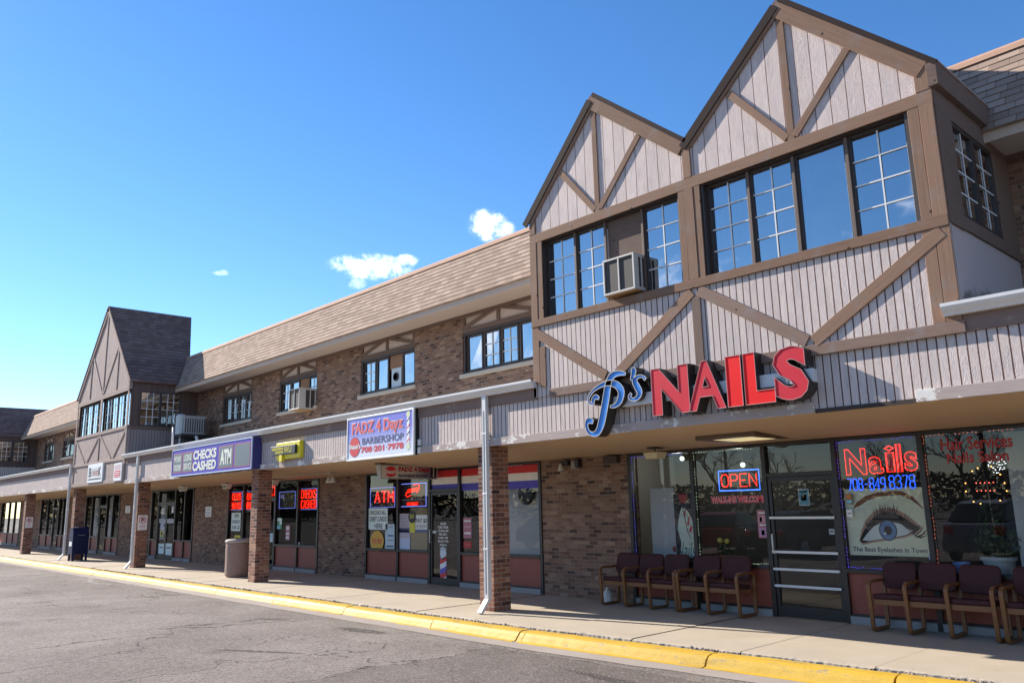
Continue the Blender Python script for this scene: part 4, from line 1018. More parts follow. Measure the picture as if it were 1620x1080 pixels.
# --- far panel signs on the steep-gable bay
Y = -0.09
def c4(x, y): return (x/8.1, 640+y/8.1)
x0, x1, z0, z1 = box_from((c4(1130, 765), c4(1318, 745), c4(1300, 985), c4(1118, 1000)), Y)
SG = tag(bx('shop_sign', SWHITE, None, x0, x1, Y, YS-.002, z0, z1, .004), 'white panel sign with large dark B lettering on the steep-gable bay', 'sign')
P = Panel(x0, x1, z0, z1)
lettering(SG, 'letters', 'B', *P(.08, .26, .3, .82), Y-.004, BLK, offset=.04); lettering(SG, 'letters', 'ORNER', *P(.27, .78, .32, .62), Y-.004, plain('sign_rust', (.42, .14, .08), .5), offset=.01)
for k in range(5): disc(SG, 'figure', *P.pt(.34+.1*k, .68-.02*(k % 2)), .05, .07, Y-.004, plain('sign_pale_grey', (.5, .5, .5), .5))
lettering(SG, 'letters', 'K', *P(.76, .92, .3, .8), Y-.004, BLK, offset=.03); rect(SG, 'tagline', *P(.07, .93, .14, .22), Y-.004, plain('sign_dark_line', (.08, .08, .09), .5))
x0, x1, z0, z1 = box_from((c4(1465, 755), c4(1560, 740), c4(1548, 970), c4(1450, 975)), Y)
SG = tag(bx('shop_sign', SWHITE, None, x0, x1, Y, YS-.002, z0, z1, .004), 'narrow white panel sign with a red block at the right edge of the steep-gable bay', 'sign')
P = Panel(x0, x1, z0, z1)
rect(SG, 'red_block', *P(.1, .88, .28, .58), Y-.004, RED)
for v in (.9, .8, .7): rect(SG, 'text_line', *P(.1, .88, v-.05, v), Y-.004, plain('sign_pink_line', (.55, .25, .25), .5))
for v in (.5, .4): rect(SG, 'text_line', *P(.18, .8, v-.04, v), Y-.006, SWHITE)
rect(SG, 'text_line', *P(.1, .88, .19, .24), Y-.004, RED)

# --- hanging blade sign under the walkway ceiling, faces +X
XB = -14.96
SG = thing('hanging_sign', 'white double-faced barbershop blade sign hanging under the walkway ceiling', 'sign', (XB, 1.6, 2.3))
ya, yb = 0.79, 2.34; za, zb = 2.335, 2.64
m = MB().hexa([(XB-.10, ya+.02, za), (XB-.0, ya+.02, za), (XB-.0, yb, za), (XB-.10, yb, za), (XB-.17, ya-.01, zb), (XB+.03, ya-.01, zb), (XB+.03, yb+.02, zb), (XB-.17, yb+.02, zb)])
m.build('cabinet', plain('sign_grey_metal', (0.36, 0.35, 0.33), .45, .1), SG, .006)
bx('cap', plain('sign_cap_brown', (0.12, 0.09, 0.07), .6), SG, XB-.18, XB+.045, ya-.02, yb+.03, zb, zb+.05, .004)
m = MB().poly([(XB+.004, ya+.05, za+.02), (XB+.004, yb-.03, za+.02), (XB+.033, yb-.02, zb-.02), (XB+.033, ya+.03, zb-.02)])
fc = m.build('face', printed('blade_blend', (0.60, 0.56, 0.50), (0.06, 0.03, 0.16), ya+.85, yb-.12, 'y'), SG, recalc=False)
P = Panel(ya+.05, yb-.03, za+.02, zb-.02); X = XB+.036
disc(fc, 'badge', *P.pt(.145, .52), .155, .115, X, RED, '+X'); lettering(fc, 'letters', "Shaun's", *P(.04, .25, .34, .70), X+.002, SWHITE, '+X', offset=.03)
lettering(fc, 'letters', 'FADZ 4 Dayz', *P(.28, .86, .42, .92), X, DRED, '+X', offset=.05); lettering(fc, 'letters', 'BARBERSHOP', *P(.28, .82, .06, .30), X, NAVY, '+X', offset=.03)
rect(fc, 'pole_panel', *P(.88, .985, .06, .94), X, BLK, '+X'); barber_pole(fc, P.pt(.932, .5)[0], P.pt(0, .12)[1], .21, .018, X+.002, '+X')
for yy in (ya+.25, yb-.25): MB().tube([(XB-.07, yy, zb+.05), (XB-.07, yy, 2.74)], .012, 6).build('hanger', BRZ, SG)

# --- channel letters
YLt = -0.215
NS = thing('channel_letters', 'red NAILS channel letters and blue script initials on a white raceway', 'sign', (-6, YLt, 2.8))
ra = at(975, 640, -.1); 
bx('raceway', plain('raceway_white', (0.62, 0.63, 0.66), .5, .1), NS, at(962, 640, -.12).x, at(1287, 600, -.12).x, -.13, -.003, 3.055, 3.215, .005)
lx = [(1031, 1090, 583, 572, 658, 649), (1087, 1147, 574, 567, 651, 643), (1149, 1174, 563, 560, 644, 642), (1177, 1225, 559, 555, 640, 635)]
LR = plain('letter_red', (0.60, 0.022, 0.040), .5, .12, 5, spec=.25); LRB = plain('letter_bright_red', (0.85, 0.004, 0.006), .5, .1, 5, spec=.25)
RIM = plain('letter_trim', (0.50, 0.30, 0.28), .4)
boxes = []
for (a, b, t0, t1, b0, b1) in lx:
    boxes.append((at(a, (t0+b0)/2, YLt).x, at(b, (t1+b1)/2, YLt).x, (at(a, b0, YLt).z+at(b, b1, YLt).z)/2, (at(a, t0, YLt).z+at(b, t1, YLt).z)/2))
boxes.append((at(1224, 600, YLt).x, at(1280, 600, YLt).x, at(1240, 636, YLt).z, at(1258, 543, YLt).z))
zl = 2.855; zh = 3.50
for ch, bxs in zip('NAILS', boxes):
    mat = LRB if ch in 'IL' else LR
    q = (bxs[0], bxs[1], zl, zh)
    rt = lettering(NS, 'letter', ch, *q, YLt/2, DKRET, depth=-YLt-.015, offset=.03 if ch == 'A' else .055, label='bright red letter' if ch in 'IL' else None)
    lettering(rt, 'letter_face', ch, *q, YLt+.006-.004, mat, offset=.028 if ch == 'A' else .052, grow=-.006)
    lettering(rt, 'trim', ch, *q, YLt-.004, RIM, outline=.005, offset=.03 if ch == 'A' else .055)
    # return walls stand proud of the face
BLUEF = plain('letter_blue', (0.025, 0.20, 0.62), .35, .1)
GR = lambda pts: [(at(900+x/3.857, 530+y/3.857, YLt).x, at(900+x/3.857, 530+y/3.857, YLt).z) for x, y in pts]
sc = 1/95.0
def script(pts, ws, label=None):
    fr, sd_, rim = ribbon(GR(pts), [max(w_*1.3, 13)*0.00257 for w_ in ws], YLt, -.02)
    o = sd_.build('script_letter', DKRET, NS, label=label)
    fr.build('letter_face', BLUEF, o, recalc=False)
    MB().tube(rim, .005, 4, closed=True).build('trim', plain('script_trim', (0.74, 0.68, 0.60), .4), o)
script([(348, 238), (315, 232), (272, 244), (245, 290), (232, 370), (218, 450), (200, 540), (178, 592), (146, 603), (120, 585), (110, 545), (124, 520), (150, 530)], [10, 20, 28, 33, 36, 37, 36, 28, 18, 15, 18, 26, 16], 'blue script letter P stem with a curled foot')
script([(186, 385), (165, 376), (150, 395), (150, 418), (128, 410), (122, 385), (150, 340), (200, 306), (250, 292), (296, 305), (322, 345), (312, 400), (285, 430), (256, 436)], [14, 20, 18, 12, 9, 9, 12, 18, 24, 30, 34, 28, 16, 9], 'blue script letter bowl')
script([(470, 270), (452, 252), (424, 254), (404, 280), (418, 312), (434, 345), (424, 378), (395, 392), (372, 376), (384, 356)], [14, 10, 14, 24, 28, 26, 20, 12, 12, 12], 'small blue script letter s')
script([(394, 198), (398, 225), (384, 275)], [12, 26, 8], 'blue apostrophe')
for xa in (-7.0, -5.2): MB().tube([(xa, -.05, 3.20), (xa, -.05, 3.4)], .008, 6).build('conduit', BRZ, NS)

# --- no-parking and notice signs
def no_parking(cx, big, label):
    xf = cx+CW/2+.006; yc = YC+CW/2; w2, zc, h2 = (.15, 1.42, .24) if big else (.15, 1.42, .24)
    SGN = tag(MB().box(xf, xf+.006, yc-w2, yc+w2, zc-h2, zc+h2).build('parking_sign', SWHITE, None, .002), label, 'sign', 'no parking signs on the brick columns')
    n = 24; m = MB()
    for k in range(n):
        a0, a1 = 2*pi*k/n, 2*pi*(k+1)/n
        m.poly([(xf+.008, yc+.115*cos(a0), zc+.09+.115*sin(a0)), (xf+.008, yc+.115*cos(a1), zc+.09+.115*sin(a1)), (xf+.008, yc+.095*cos(a1), zc+.09+.095*sin(a1)), (xf+.008, yc+.095*cos(a0), zc+.09+.095*sin(a0))])
    m.poly([(xf+.0085, yc-.085, zc+.16), (xf+.0085, yc-.07, zc+.172), (xf+.0085, yc+.085, zc+.02), (xf+.0085, yc+.07, zc+.008)])
    m.build('ring', RED, SGN, recalc=False)
    lettering(SGN, 'letters', 'P', yc-.045, yc+.06, zc+.03, zc+.15, xf+.0075, BLK, '+X', offset=.04)
    lettering(SGN, 'letters', 'NO', yc-.07, yc+.07, zc-.11, zc-.075, xf+.0075, RED, '+X'); lettering(SGN, 'letters', 'PARKING', yc-.09, yc+.09, zc-.16, zc-.125, xf+.0075, RED, '+X')
no_parking(col_x[2], 1, 'white no parking sign with red ring on the column beside the shop with double doors')
no_parking(col_x[4], 0, 'white no parking sign on the column farthest down the row')
for (q, lab) in ((((325, 801), (334, 801), (334, 817), (325, 817)), 'small white notice on brick wall right of the double doors'), (((198.5, 800), (205.5, 800), (205.5, 811), (198.5, 811)), 'small white notice on brick wall left of the double doors')):
    x0, x1, z0, z1 = box_from(q, YW-.01)
    o = tag(bx('wall_notice', SWHITE, None, x0, x1, YW-.012, YW-.001, z0, z1), lab, 'sign')
    for v in (.85, .7, .5, .35, .2): rect(o, 'text_line', x0+(x1-x0)*.15, x0+(x1-x0)*.85, z0+(z1-z0)*(v-.07), z0+(z1-z0)*v, YW-.0145, plain('grey_print', (.3, .28, .3), .6))

# ================================================================== NEON AND WINDOW GRAPHICS
NR = emit('neon_red', (1.0, 0.03, 0.022), 1.15); NB = emit('neon_blue', (0.02, 0.11, 1.0), .95); NRo = emit('neon_scarlet', (1.0, 0.018, 0.006), 1.1)
NRD = plain('neon_letter_backing', (0.22, 0.01, 0.012), .5)
YG = YW+.03; YI = YG+.05                   # glass, and just inside it
DTUBE = plain('unlit_tube', (0.30, 0.27, 0.12), .5); LINE = emit('neon_violet', (0.16, 0.2, 0.7), .8)
def neon_sign(label, lines, borders, mat, name='neon_sign', r=.011, back=True, bold=.012):
    c = lines[0][1]; b = box_from(c, YI)
    T_ = thing(name, label, 'neon sign', (b[0], YI, b[2]))
    for s, q in lines:
        x0, x1, z0, z1 = box_from(q, YI)
        neon_words(T_, 'letters', s, x0, x1, z0, z1, YI, mat, r, bold=bold)
    for q in borders:
        x0, x1, z0, z1 = box_from(q, YI); MB().tube([(x0, YI, z0), (x1, YI, z0), (x1, YI, z1), (x0, YI, z1)], .007, 5, closed=True).build('border', LINE, T_)
        rect(T_, 'backing', x0+.01, x1-.01, z0+.01, z1-.01, YI+.02, BLK)
    return T_
# OPEN
x0, x1, z0, z1 = box_from(((1136, 747), (1199, 740), (1203, 772), (1139, 778)), YI)
O = thing('neon_sign', 'red OPEN neon in a blue rectangle hanging in the nail salon window', 'neon sign', (x0, YI, z0))
MB().tube([(x0, YI, z0), (x1, YI, z0), (x1, YI, z1), (x0, YI, z1)], .013, 6, closed=True).build('border', emit('neon_pale_blue', (0.06, 0.2, 1.0), 1.1), O)
neon_words(O, 'letters', 'OPEN', x0+.05, x1-.05, z0+.06, z1-.06, YI, NR, .010)
for xx in (x0+.1, x1-.1): MB().tube([(xx, YI, z1), (xx, YI, HEAD)], .003, 4).build('chain', BRZ, O)
# Nails outline neon with phone number
O = thing('neon_sign', 'large red outlined Nails neon in the window beside the salon door', 'neon sign', (at(1340, 750, YI).x, YI, 1.9))
for ch, q in (('N', ((1340, 711), (1378, 707), (1382, 749), (1349, 752))), ('a', ((1381, 722), (1406, 720), (1409, 748), (1383, 750))), ('i', ((1408, 706), (1422, 703), (1427, 745), (1412, 746))), ('l', ((1425, 702), (1434, 701), (1438, 745), (1429, 746))), ('s', ((1438, 714), (1462, 712), (1463, 744), (1440, 745)))):
    x0, x1, z0, z1 = box_from(q, YI); x0 -= .07; x1 -= .09
    if ch in 'il':
        zt_ = z1 if ch == 'l' else z0+(z1-z0)*.74; sl_ = .02
        q_ = [(x0, YI, z0), (x1, YI, z0), (x1+sl_-.02, YI, zt_), (x0+sl_-.02, YI, zt_)]
        m = MB().tube(q_, .011, 5, closed=True)
        bk = MB().poly([(a_, YI+.015, c_) for a_, b_, c_ in q_])
        if ch == 'i':
            xm_ = (x0+x1)/2; q_ = [(xm_, YI, zt_+.03), (x1+.01, YI, (zt_+.03+z1)/2), (xm_, YI, z1), (x0-.01, YI, (zt_+.03+z1)/2)]; m.tube(q_, .011, 5, closed=True)
        m.build('tube', NR, O); bk.build('letter_backing', NRD, O)
    else:
        lettering(O, 'tube', ch, x0, x1, z0, z1, YI, NR, outline=.011, offset=.03)
        lettering(O, 'letter_backing', ch, x0, x1, z0, z1, YI+.015, NRD, offset=.03)
x0, x1, z0, z1 = box_from(((1348, 757), (1457, 750), (1459, 769), (1350, 778)), YI); x0 -= .07; x1 -= .09
O = thing('neon_sign', 'blue neon telephone number below the red Nails neon', 'neon sign', (x0, YI, z0))
neon_words(O, 'digits', '708-849', x0, x0+(x1-x0)*.57, z0, z0+(z1-z0)*.94, YI, NB, .008)
neon_words(O, 'digits', '8378', x0+(x1-x0)*.635, x1, z0+.01, z1+.01, YI, NB, .008)
neon_sign('red LICENSE SERVICE neon in the check-cashing window left of its door', [('LICENSE', ((362, 780.5), (382, 780), (382, 790.5), (362, 791))), ('SERVICE', ((362, 795), (382, 794.5), (382, 804.5), (362, 805)))], [((361, 778), (383, 777.5), (383, 806), (361, 807))], NRo)
neon_sign('red MONEY ORDERS neon half hidden by the brick column', [('MONEY', ((388.5, 780), (404, 779.5), (404, 790), (388.5, 790.5))), ('ORDERS', ((388.5, 794), (404, 793.5), (404, 804), (388.5, 804.5)))], [((387.5, 777), (405, 777), (405, 806), (387.5, 806))], NRo)
neon_sign('red CHECKS CASHED neon at the right edge of the check-cashing shop', [('CHECKS', ((476.5, 775.5), (500, 774.5), (500, 787), (476.5, 787.5))), ('CASHED', ((476.5, 791.5), (500, 790.5), (500, 803), (476.5, 803.5)))], [((475.5, 773), (501, 772), (501, 805), (475.5, 805.5))], NRo)
T_ = neon_sign('unlit yellow-lettered transfer neon between the red neons of the check-cashing shop', [('WESTERN', ((443, 781), (466, 780), (466, 787), (443, 788))), ('UNION', ((450, 793), (466, 792), (466, 799), (450, 800)))], [((442, 778), (467, 777), (467, 803), (442, 804))], DTUBE)
for v in (.3, .45): bx('stripe', LINE, T_, at(442, 790, YI).x+.02, at(449, 790, YI).x, YI-.004, YI, 2.0+v*.3, 2.02+v*.3)
# open sign beside the check-cashing door
x0, x1, z0, z1 = box_from(((423, 769), (434.5, 768), (434, 783), (423, 784)), YI)
O = thing('neon_sign', 'red neon box partly hidden behind the second brick column', 'neon sign', (x0, YI, z0))
MB().tube([(x0, YI, z0), (x1, YI, z0), (x1, YI, z1), (x0, YI, z1)], .012, 5, closed=True).build('border', NRo, O); neon_words(O, 'letters', 'E', x1-.3, x1-.1, z0+.05, z1-.05, YI, NRo, .012)
# barber windows
neon_sign('tall red ATM neon in the left barbershop window', [('ATM', ((594, 778), (622, 776), (622, 794), (592, 795)))], [((586, 772), (624.5, 770), (624.5, 801), (586, 803))], NR, r=.011, bold=.016)
x0, x1, z0, z1 = box_from(((632, 766), (674, 763), (674, 799), (632, 802)), YI)
O = thing('neon_sign', 'black framed neon with two red swirls in the barbershop window', 'neon sign', (x0, YI, z0))
rect(O, 'backing', x0, x1, z0, z1, YI+.02, BLK); MB().tube([(x0, YI, z0), (x1, YI, z0), (x1, YI, z1), (x0, YI, z1)], .012, 5, closed=True).build('border', LINE, O)
P = Panel(x0, x1, z0, z1); q = lambda u, v: (P.pt(u, v)[0], YI, P.pt(u, v)[1])
MB().tube([q(.42, .48), q(.3, .42), q(.24, .5), q(.27, .62), q(.5, .70), q(.64, .72)], .012, 5).tube([q(.52, .92), q(.66, .98), q(.75, .92), q(.74, .75), q(.66, .6)], .012, 5).build('swirl', NRo, O)
for k in range(4): MB().tube([q(.32+.09*k, .60+.02*k), q(.40+.09*k, .64+.02*k), q(.39+.09*k, .76+.02*k), q(.32+.09*k, .72+.02*k)], .014, 5, closed=True).build('scroll', NRo, O)
for k in range(5): MB().tube([q(.30+.08*k, .06), q(.37+.08*k, .07), q(.36+.08*k, .17), q(.30+.08*k, .15)], .012, 5, closed=True).build('scroll', NRo, O)
rect(O, 'text_line', *P(.1, .97, .27, .31), YI-.002, plain('pale_print', (.45, .46, .45), .6))

# --- eyelash poster
x0, x1, z0, z1 = box_from(((1342, 775), (1470, 768), (1478, 879), (1349, 879)), YI); x0 -= .05; x1 -= .07
EP = thing('window_poster', 'big cream poster of a made-up blue eye in the salon window', 'poster', (x0, YI, z0))
BP = printed('poster_cream', (0.88, 0.89, 0.68), (0.90, 0.86, 0.56), x0, x1, 'x')
sh = bx('sheet', BP, EP, x0, x1, YI, YI+.004, z0, z1)
P = Panel(x0, x1, z0, z1)
def art(name, uv, mat, k):
    if name in ('eyelid', 'liner', 'eye_white'): uv = [(u+(u-.5)*.06, .17+(v-.17)*1.2) for u, v in uv]
    return flat(sh, name, [P.pt(u, v) for u, v in uv], YI-.0012*k, mat)
SKN = plain('poster_shadow_skin', (0.62, 0.36, 0.24), .7, .1); BRW = plain('poster_brow', (0.30, 0.12, 0.06), .7, .2, 30); LASH = plain('poster_lash', (0.02, 0.014, 0.014), .7); EWH = plain('poster_white', (.82, .84, .78), .6)
art('brow', [(.10, .70), (.16, .80), (.28, .89), (.45, .94), (.62, .955), (.75, .95), (.88, .86), (.985, .70), (.975, .69), (.86, .81), (.73, .89), (.6, .89), (.45, .875), (.3, .82), (.18, .735)], BRW, 1)
art('eyelid', [(.16, .20), (.2, .34), (.27, .47), (.37, .57), (.5, .62), (.63, .61), (.75, .54), (.86, .44), (.93, .37), (.84, .30), (.7, .25), (.5, .215), (.3, .18), (.2, .155)], SKN, 1)
art('liner', [(.165, .215), (.22, .32), (.3, .44), (.40, .525), (.52, .56), (.64, .545), (.76, .47), (.88, .385), (.90, .365), (.82, .315), (.7, .27), (.5, .235), (.3, .20), (.2, .18)], LASH, 2)
art('eye_white', [(.20, .215), (.27, .30), (.36, .39), (.47, .44), (.58, .445), (.68, .42), (.76, .365), (.82, .335), (.72, .285), (.58, .255), (.42, .23), (.28, .205)], EWH, 3)
cx, cz = P.pt(.525, .375); rr = (z1-z0)*.155
disc(sh, 'iris', cx, cz, rr*.88, rr, YI-.0048, plain('poster_iris_ring', (.03, .06, .12), .5)); disc(sh, 'iris', cx, cz, rr*.76, rr*.88, YI-.006, plain('poster_iris', (.14, .27, .50), .5, .5, 60)); disc(sh, 'pupil', cx, cz, rr*.38, rr*.44, YI-.0072, LASH); disc(sh, 'glint', cx-rr*.3, cz-rr*.3, rr*.12, rr*.12, YI-.0084, EWH)
m = MB()
for k in range(34):
    t_ = k/33; u = .24+.66*t_; v = .36+.27*sin(pi*min(1, t_*1.08)**.9)*.75 - (.08*t_ if t_ > .6 else 0); ang = radians(118-88*t_)+random.uniform(-.12, .12); v = .17+(v-.17)*1.2; L = random.uniform(.12, .21)*(1 if t_ > .2 else .6)
    a = Vector(P.pt(u, v-.03)); d = Vector((cos(ang), sin(ang)))*L*(z1-z0); nr_ = Vector((-d.y, d.x)).normalized()*.0105; md = a+d*.55+Vector((.012, -.006))
    e = a+d+Vector((.004, .014))
    for A, B_, C_ in ((a-nr_, a+nr_, md+nr_*.6), ): m.poly([(p.x, YI-.0036, p.y) for p in (a-nr_, a+nr_, md+nr_*.6, e, md-nr_*.6)])
m.build('lashes', LASH, sh, recalc=False)
art('highlight', [(.09, .62), (.18, .70), (.28, .74), (.2, .69), (.12, .63)], EWH, 1)
lettering(sh, 'letters', 'The Best Eyelashes in Town', *P(.045, .975, .035, .125), YI-.003, plain('poster_slate', (.10, .12, .15), .6), offset=.02)
# small cards beside the poster
def card(label, q, mat, lines=None, name='window_card', cat='card', lvl=None, lmat=None):
    lv = YG-.006 if lvl is None else lvl
    x0, x1, z0, z1 = box_from(q, lv)
    o = tag(bx(name, mat, None, x0, x1, lv, lv+.003, z0, z1), label, cat); P = Panel(x0, x1, z0, z1)
    for L in lines or []:
        if L[0] == 'bar': rect(o, 'text_line', *P(*L[1]), lv-.002, L[2])
        else: lettering(o, 'letters', L[0], *P(*L[1]), lv-.002, L[2], offset=L[3] if len(L) > 3 else .02)
    return o, P, lv
GP = plain('grey_print', (.3, .28, .3), .6); BKI = plain('black_ink', (.03, .03, .03), .6); CY = plain('cyan_paper', (.22, .50, .60), .6, .1); PNK = plain('rose_paper', (.42, .16, .20), .6, .1); YEP = plain('yellow_paper', (.62, .58, .05), .6, .05); MINT = plain('mint_paper', (.74, .84, .78), .7, .05)
card('payment card stickers at the upper left corner of the eye poster', ((1338, 781), (1347, 780), (1348, 796), (1339, 797)), plain('card_brown', (.2, .1, .05), .6), [('bar', (.1, .9, .5, .9), plain('card_orange', (.55, .2, .03), .5)), ('bar', (.05, .95, .05, .4), CY)])
o = card('round pale sticker left of the eye poster', ((1339, 806), (1348, 805), (1349, 817), (1340, 818)), PAPER, [('bar', (.2, .8, .4, .6), GP)])
card('small blue and white sticker at the lower right corner of the eye poster', ((1469, 877), (1479, 876), (1480, 884), (1470, 885)), plain('sticker_blue', (.3, .42, .75), .5), [('bar', (.1, .9, .5, .8), PAPER)], lvl=YG-.009)
WW, wP, wl_ = card('red WALK-INS WELCOME strip below the OPEN neon', ((1123.5, 786), (1211, 780), (1212, 794), (1125, 799)), plain('strip_dark', (.08, .06, .06), .6), [('WALK-INS WELCOME', (.01, .99, .1, .95), PAPER, .06)], 'window_lettering', 'lettering')
lettering(WW, 'letters', 'WALK-INS WELCOME', *wP(.01, .99, .1, .95), wl_-.0035, plain('strip_red', (.70, .03, .05), .5), offset=.03)
card('rose notice taped left of the salon door', ((1198, 807), (1222, 806), (1224, 850), (1200, 851)), PNK, [('bar', (.1, .9, .88, .93), PAPER), ('bar', (.06, .94, .55, .8), plain('rose_mid', (.55, .3, .34), .6)), ('bar', (.1, .9, .44, .49), PAPER), ('bar', (.06, .94, .05, .36), plain('rose_violet', (.45, .25, .42), .6)), ('bar', (.2, .4, .1, .28), YEP), ('bar', (.14, .3, .58, .76), PAPER)], 'window_notice', 'notice')
card('cyan and white notice on the salon door glass', ((1262.5, 773), (1279.5, 772), (1281, 799), (1264, 800)), PAPER, [('bar', (.08, .92, .06, .94), CY), ('bar', (.25, .75, .3, .65), PAPER), ('bar', (.15, .85, .78, .86), PAPER)], 'window_notice', 'notice')
card('small white sticker on the right of the salon door glass', ((1311, 836), (1320, 836), (1321, 845), (1312, 845)), PAPER, [('bar', (.2, .8, .4, .7), GP)])
x0, x1, z0, z1 = box_from(((1490, 693), (1603, 686), (1604, 706), (1491, 714)), YI)
o = thing('window_lettering', 'dark red lettering at the top of the rightmost salon window', 'lettering', (x0, YI, z0))
DRL = plain('decal_red', (.40, .02, .02), .5)
lettering(o, 'letters', 'Hair Services', x0, x1, z0, z1, YG-.004, DRL, offset=.02)
x0, x1, z0, z1 = box_from(((1500, 717), (1597, 709), (1598, 727), (1501, 735)), YI); lettering(o, 'letters', 'Nails Salon', x0, x1, z0, z1, YG-.004, DRL, offset=.02)
# hand and rose poster
x0, x1, z0, z1 = box_from(((1076, 781), (1109, 779), (1112, 884), (1080, 884)), YI); x0 -= .14; x1 -= .14
HP = thing('window_poster', 'dark narrow poster of a pale hand and red rose with Nails script', 'poster', (x0, YI, z0))
sh = bx('sheet', plain('poster_black', (.035, .028, .028), .5), HP, x0, x1, YI, YI+.004, z0, z1); P = Panel(x0, x1, z0, z1)
IV = plain('poster_ivory', (.74, .82, .66), .6)
art('border', [(0, 0), (.02, 0), (.02, 1), (0, 1)], IV, 1); art('border', [(.98, 0), (1, 0), (1, 1), (.98, 1)], IV, 1)
art('hand', [(.18, .02), (.98, .02), (.95, .3), (.98, .45), (.86, .62), (.72, .72), (.58, .77), (.42, .79), (.34, .74), (.22, .6), (.15, .45), (.3, .25)], IV, 1)
for k, uv in enumerate(([(.5, .66), (.58, .76), (.63, .78), (.56, .64)], [(.62, .52), (.72, .64), (.8, .66), (.7, .5)], [(.7, .42), (.8, .5), (.9, .5), (.8, .4)])): art('fingernail', uv, RED, 3); 
for uv in ([(.46, .74), (.5, .74), (.66, .42), (.8, .3), (.78, .3), (.62, .42)], [(.62, .7), (.64, .7), (.84, .44), (.82, .44)]): art('finger_line', uv, BKI, 2)
art('rose', [(.28, 1.0), (.3, .9), (.4, .85), (.58, .85), (.7, .9), (.72, 1.0), (.6, .98), (.5, 1.01), (.4, .98)], DRED, 2); art('stem', [(.46, .85), (.5, .85), (.5, .76), (.47, .76)], BKI, 2)
lettering(sh, 'letters', 'Nails', *P(.02, .98, .02, .26), YI-.004, BKI, shear=.35, offset=-.01)

# --- barbershop paper signs
card('cream hand-lettered UNLOAD ALL DEBIT CARDS HERE sign', ((583.5, 804), (613, 803), (613, 836), (583, 838)), MINT, [('UNLOAD ALL', (.06, .92, .70, .90), BKI), ('DEBIT CARDS', (.06, .95, .38, .60), BKI), ('HERE', (.32, .74, .06, .28), BKI)], 'paper_sign', 'paper sign')
card('tall pale blue notice left of the first barbershop mullion', ((610, 829), (624, 828), (624, 867), (609, 868)), plain('blue_white_paper', (.5, .62, .68), .7, .05), [('bar', (.1, .8, .86, .9), GP), ('bar', (.3, .9, .5, .56), plain('blue_ink', (.08, .1, .3), .6)), ('bar', (.3, .9, .32, .37), GP), ('bar', (.15, .9, .08, .13), BKI)], 'paper_sign', 'paper sign')
x0, x1, z0, z1 = box_from(((586, 839), (607, 839), (607, 871), (586, 872)), YG-.02)
o = tag(MB().add([((x0+x1)/2+(x1-x0)/2*cos(2*pi*k/28), YG-.02, (z0+z1)/2+(z1-z0)/2*sin(2*pi*k/28)) for k in range(28)]+[((x0+x1)/2+(x1-x0)/2*cos(2*pi*k/28), YG-.016, (z0+z1)/2+(z1-z0)/2*sin(2*pi*k/28)) for k in range(28)], [list(range(28))]+[[k, (k+1) % 28, (k+1) % 28+28, k+28] for k in range(28)]).build('round_sign', plain('disc_yellow', (.62, .36, .03), .5), None, recalc=False), 'round yellow TAX HELP sign low in the left barbershop window', 'sign')
lettering(o, 'letters', 'TAX HELP', x0+(x1-x0)*.12, x1-(x1-x0)*.12, z0+(z1-z0)*.38, z0+(z1-z0)*.62, YG-.022, RED, offset=.03)
card('lilac notice above a white sheet in the second barbershop window', ((631, 812), (648, 812), (648, 835), (631, 834)), plain('lilac_paper', (.46, .40, .44), .7, .06), [('bar', (.2, .8, .82, .88), GP), ('PAY', (.2, .8, .58, .74), GP), ('BILLS', (.2, .8, .34, .5), GP), ('HERE', (.25, .75, .1, .26), GP)], 'paper_sign', 'paper sign')
card('white sheet with a dark blue band low in the second barbershop window', ((631, 835), (648, 836), (649, 870), (630, 870)), plain('bluish_sheet', (.50, .56, .72), .7, .04), [('bar', (.03, .97, .80, .99), NAVY), ('bar', (.1, .9, .86, .92), PAPER), ('bar', (.05, .95, .56, .78), plain('lilac_paper', (.46, .40, .44), .7))], 'paper_sign', 'paper sign')
card('white PAY $0 UP FRONT sign with a dark strip beneath', ((658, 815), (676, 813), (676, 842), (656, 842)), PAPER, [('PAY $0', (.03, .98, .52, .8), BKI), ('UP FRONT', (.05, .98, .24, .44), GP), ('bar', (0, 1, 0, .17), plain('slate_strip', (.12, .14, .22), .6))], 'paper_sign', 'paper sign')
card('yellow strip beside the PAY $0 sign', ((648, 826), (656.5, 825), (656, 842), (648, 842)), YEP, [], 'paper_sign', 'paper sign', lvl=YG-.010)
x0, x1, z0, z1 = box_from(((648.5, 807), (660, 807), (660, 827), (648.5, 827)), YI-.02)
o = tag(MB().lathe([(0.001, 0), ((x1-x0)/2, 0), ((x1-x0)/2, .004), (.001, .004)], ((x0+x1)/2, YG-.016, (z0+z1)/2), 24, 'y').build('round_sign', BKI, None), 'black oval sticker with yellow print above the yellow strip', 'sticker')
lettering(o, 'letters', '$0', x0+.06, x1-.06, (z0+z1)/2-.05, (z0+z1)/2+.06, YG-.018, YEP)
card('tan cardboard behind the PAY $0 sign', ((649, 803), (676, 802), (676, 870), (649, 869)), plain('cardboard', (.38, .28, .15), .8, .1), [], 'cardboard_sheet', 'cardboard', lvl=YG+.002)
x0, x1, z0, z1 = box_from(((654, 847), (676, 847), (676, 873), (654, 873)), YI-.004)
tag(MB().lathe([(0.001, 0), (.26, 0), (.26, .004), (.001, .004)], ((x0+x1)/2, YI-.004, (z0+z1)/2+.02), 28, 'y').build('round_sign', plain('disc_dark', (.05, .035, .045), .4), None), 'dark round disc at the bottom of the second barbershop window', 'sign')
